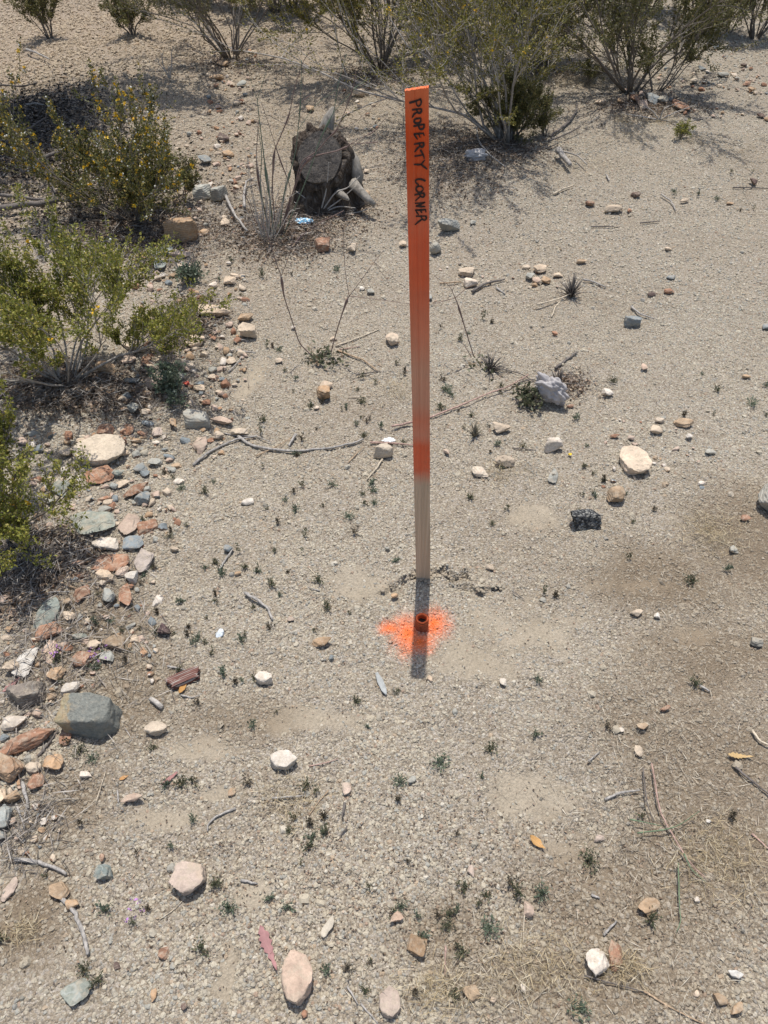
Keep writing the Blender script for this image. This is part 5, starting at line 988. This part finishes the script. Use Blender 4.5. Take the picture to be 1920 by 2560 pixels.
p1, p2 = gp(831, 2293), gp(808, 2343); leaf_obj(820, 2318, [(0, .02, .02), (.2, .1, .18), (.45, .15, .22), (.7, .2, .14), (.9, .16, .12), (1, .06, .05)], 'pale cream flake of bark in lower centre gravel', (.60, .53, .42), float(np.linalg.norm(p2 - p1)) * 1.1, math.atan2(*(p2 - p1)[[1, 0]]), name='bark_flake', curl=.1)
p1, p2 = gp(1815, 1890), gp(1880, 1895); leaf_obj(1848, 1893, LOBED, 'torn golden leaf near the right edge', (.60, .42, .2), float(np.linalg.norm(p2 - p1)), math.atan2(*(p2 - p1)[[1, 0]]), curl=.3)
p1, p2 = gp(945 - 0, 1690), gp(965, 1735); leaf_obj(953, 1712, [(0, .05, .05), (.4, .12, .12), (.8, .1, .1), (1, .03, .03)], 'thin translucent grey strip lying left of the stake shadow tip', (.45, .46, .44), float(np.linalg.norm(p2 - p1)) * 1.2, math.atan2(*(p2 - p1)[[1, 0]]), name='plastic_strip', curl=.1)['category'] = 'plastic strip'
leaf_obj(311, 1947, OV, 'small orange leaf crumb above the flat pinkish stone, lower left', (.55, .3, .12), .022, .5)
leaf_obj(459, 1722, OV, 'orange leaf tucked under the weathered red wood chunk', (.55, .30, .10), .035, 1.2)
leaf_obj(103, 1388, OV, 'orange-brown dry leaf in the litter below the lower left bush', (.50, .28, .10), .03, -.6, curl=.6)
leaf_obj(35, 1350, OV, 'pinkish dry leaf under the lower left bush', (.42, .24, .2), .045, -1.0, curl=.6)
leaf_obj(425, 1950, [(0, .05, .05), (.5, .12, .12), (1, .04, .04)], 'mauve strip of leaf in the lower left gravel', (.42, .22, .2), .042, .8)
leaf_obj(35, 1712, LOBED, 'mauve leaf at the left edge beside the angular block', (.40, .22, .2), .06, 1.0)
def chunk():
    a, b_ = gp(425, 1718), gp(498, 1686); L = float(np.linalg.norm(b_ - a)); c = (a + b_) / 2; V, Fc = ICO[4]; V = V.copy(); V = np.sign(V) * np.abs(V) ** .35; V *= np.array([L / 2, .012, .007]); V[:, 0] += V[:, 1] * .5 * np.sign(V[:, 0])
    V[:, 0] += np.sign(V[:, 0]) * .012 * (vnoise(V[:, 1] * 300, V[:, 2] * 300, V[:, 1] * 0, 8) - .5) * (np.abs(V[:, 0]) > L * .3); V[:, 1:] *= (1 + .6 * vnoise(V[:, 0] * 15, V[:, 1] * 420, V[:, 2] * 420, 3))[:, None]
    m, nt, b = mat('red_wood', .85, .1); tc = N(nt, 'ShaderNodeTexCoord'); mp = N(nt, 'ShaderNodeMapping'); mp.inputs['Scale'].default_value = (8, 230, 230); nt.links.new(tc.outputs['Object'], mp.inputs[0]); n_ = noise(nt, mp.outputs[0], 1, 3, .6)
    nt.links.new(ramp(nt, n_, [(.34, (.05, .025, .02)), (.46, (.15, .068, .055)), (.54, (.19, .10, .08)), (.60, (.36, .32, .28))]), b.inputs['Base Color']); bump(nt, b, n_, 1, .004)
    o = mk('wood_chunk', V, Fc, m, smooth=True); o.location = c + np.array([0, 0, .010]); o.rotation_euler = (0, 0, math.atan2(*(b_ - a)[[1, 0]])); tag(o, 'weathered red wood chunk with splintery grain in the left gravel', 'wood chunk')
    t = Tubes(6); p, q = gp(378, 1750), gp(407, 1772); t.add([p + [0, 0, .006], (p + q) / 2 + [0, 0, .008], q + [0, 0, .005]], [.0065, .007, .006], wob=.4); o = t.build('wood_chip', M_DEAD); tag(o, 'grey wood chip below the weathered red wood chunk', 'wood chip')
chunk()

def crumple(x, y, w, h, m, label, name, seed, zf=.6, cat='bag', amp=.42, sub=5, freq=1.5):
    c = gp(x, y + h * .2); k_ = ppm(c); W, H = w / k_, h / k_; V, Fc = ICO[sub]; V = V.copy(); a = math.atan2(CAM_H, c[1]); d = max((H - zf * H * math.cos(a)) / math.sin(a), W * .4)
    f = 0
    for i, s_ in enumerate((freq, freq * 2, freq * 4)): f = f + np.abs(vnoise(V[:, 0] * s_ + seed, V[:, 1] * s_, V[:, 2] * s_, seed + i) - .5) * 2 * (.55 ** i)
    V = V * (1 - amp * .6 + amp * (f - .5))[:, None]; V /= np.abs(V).max(0)[None]; V *= np.array([W / 2, d / 2, zf * H / 2])
    V[:, 2] = np.maximum(V[:, 2], -zf * H * .32)
    o = mk(name, V, Fc, m, smooth=False); o.location = c + np.array([0, 0, zf * H * .3]); tag(o, label, cat, 'litter on the ground'); return o
bagm = simple('grey_film', (.50, .47, .455), .45, .12, 40, trans=.3, spec=.5, bstr=.8)
o = crumple(1372, 985, 100, 100, bagm, 'crumpled grey translucent plastic bag beside a dark leafy weed', 'plastic_bag', 12, .8); o.rotation_euler = (R(12), R(14), R(-35)); o.location.z += .02
crumple(1190, 390, 66, 38, simple('white_film', (.60, .57, .54), .6, .15, 40, trans=.2), 'white torn bag half buried at the foot of the leaning creosote', 'torn_bag', 31, .8)
crumple(972, 1098, 44, 26, simple('white_powder', (.82, .80, .76), .9, .1, 60), 'crumbly white lump just behind the lumpy tan rock left of the stake', 'chalk_lump', 8, .4, 'chalk lump', freq=3)
def wrapper():
    m, nt, b = mat('blue_wrapper', .35, .5); tc = N(nt, 'ShaderNodeTexCoord'); n_ = noise(nt, tc.outputs['Object'], 34, 2, .5, .5); nt.links.new(ramp(nt, n_, [(.42, (.75, .82, .86)), (.50, (.16, .48, .72)), (.60, (.05, .28, .52)), (.64, (.7, .8, .85))]), b.inputs['Base Color'])
    crumple(760, 551, 54, 26, m, 'blue and white crumpled wrapper in front of the tree stump', 'wrapper', 5, .5, 'wrapper', amp=.5)
wrapper()

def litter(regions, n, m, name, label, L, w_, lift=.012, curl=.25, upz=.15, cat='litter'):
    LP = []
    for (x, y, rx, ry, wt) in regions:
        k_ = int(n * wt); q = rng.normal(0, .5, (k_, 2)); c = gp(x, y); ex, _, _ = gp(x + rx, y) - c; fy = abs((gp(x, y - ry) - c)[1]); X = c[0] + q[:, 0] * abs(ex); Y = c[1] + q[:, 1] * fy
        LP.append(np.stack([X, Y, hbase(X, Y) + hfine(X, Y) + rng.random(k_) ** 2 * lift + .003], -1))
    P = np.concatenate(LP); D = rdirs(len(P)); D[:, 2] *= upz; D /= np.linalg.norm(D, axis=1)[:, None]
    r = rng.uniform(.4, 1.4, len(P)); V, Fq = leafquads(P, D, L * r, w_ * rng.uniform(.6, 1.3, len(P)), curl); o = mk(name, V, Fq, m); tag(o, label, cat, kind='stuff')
UND = [(40, 330, 240, 110, .10), (165, 970, 230, 60, .18), (60, 1390, 150, 60, .16), (30, 1450, 110, 80, .06), (350, 575, 200, 70, .15), (330, 440, 260, 60, .03), (690, 590, 130, 60, .09), (760, 560, 150, 50, .05), (1240, 370, 130, 35, .06), (1120, 400, 160, 90, .08), (1620, 265, 150, 28, .05), (945, 185, 130, 22, .03), (480, 800, 70, 60, .05), (30, 400, 140, 70, .02), (575, 155, 110, 22, .03), (1350, 180, 90, 16, .02), (820, 520, 120, 30, .04), (1420, 960, 60, 30, .01)]
litter(UND, 42000, M_LITTER, 'leaf_litter', 'brown leaf crumbs and bark bits gathered beneath the shrubs', .014, .008)
litter([(r[0], r[1], r[2] * 1.1, r[3] * 1.1, r[4]) for r in UND] + [(130, 1620, 240, 240, .10), (450, 950, 160, 160, .08), (560, 540, 90, 80, .05), (1180, 440, 120, 60, .03), (60, 2080, 120, 120, .02)], 17000, leafmat('twig_litter', [(0, (.09, .075, .065)), (.5, (.22, .19, .16)), (1, (.42, .38, .33))], 0), 'twig_litter', 'fine grey twig litter tangled beneath the shrubs', .050, .0022, lift=.025, curl=.05)
litter([(50, 350, 230, 150, .6), (60, 300, 190, 70, .3), (250, 470, 260, 120, .25)], 13000, leafmat('shade_toned_litter', [(0, (.02, .016, .012)), (.7, (.06, .048, .036)), (1, (.16, .13, .10))], 0), 'shade_deepening_litter', 'litter coloured near black to deepen the shade at the upper left', .022, .010)  # litter colours taken near black to strengthen the tree's shade here
GR = [(1420, 200, 110, 28, .16), (1560, 300, 40, 12, .03), (1650, 305, 60, 12, .04), (1730, 350, 40, 20, .02), (1580, 340, 60, 20, .03), (1450, 420, 160, 30, .03), (1850, 380, 90, 50, .05), (1500, 180, 60, 20, .04), (900, 245, 70, 25, .05), (780, 310, 120, 50, .05), (700, 350, 60, 50, .05), (300, 120, 280, 50, .07), (120, 200, 160, 30, .05), (1250, 1180, 60, 30, .02), (1780, 1330, 80, 60, .06), (990, 980, 60, 30, .02), (60, 2330, 40, 30, .015), (1560, 2420, 60, 30, .03), (1800, 2150, 120, 110, .07), (1350, 2420, 160, 110, .06), (1100, 2480, 120, 60, .04), (720, 2010, 100, 60, .03)]
litter(GR, 11000, M_STRAW, 'dry_grass', 'wisps of golden dry grass on the gravel and round the shrubs', .032, .0012, lift=.02, curl=.3, upz=.6, cat='dry grass')
BITS = [(960, 1500, 900, 700, .35), (960, 2200, 950, 300, .35), (900, 800, 800, 300, .3)]
litter(BITS + [(1300, 450, 500, 120, .25), (600, 260, 500, 120, .3), (900, 330, 200, 90, .12), (200, 150, 400, 90, .2)], 8000, M_LITTER, 'soil_litter', 'tiny brown seed husks and crumbs scattered through the gravel', .006, .004, lift=.002)
litter([(1650, 2050, 300, 380, .5), (1750, 1500, 220, 220, .2), (250, 1700, 260, 300, .15), (1200, 2450, 300, 120, .15)], 5200, leafmat('fine_stalk', [(0, (.2, .16, .12)), (.6, (.42, .36, .27)), (1, (.6, .54, .43))], 0), 'stalk_litter', 'short broken stalks strewn over brownish gravel', .028, .0011, lift=.008, curl=.1, upz=.25)
settle()
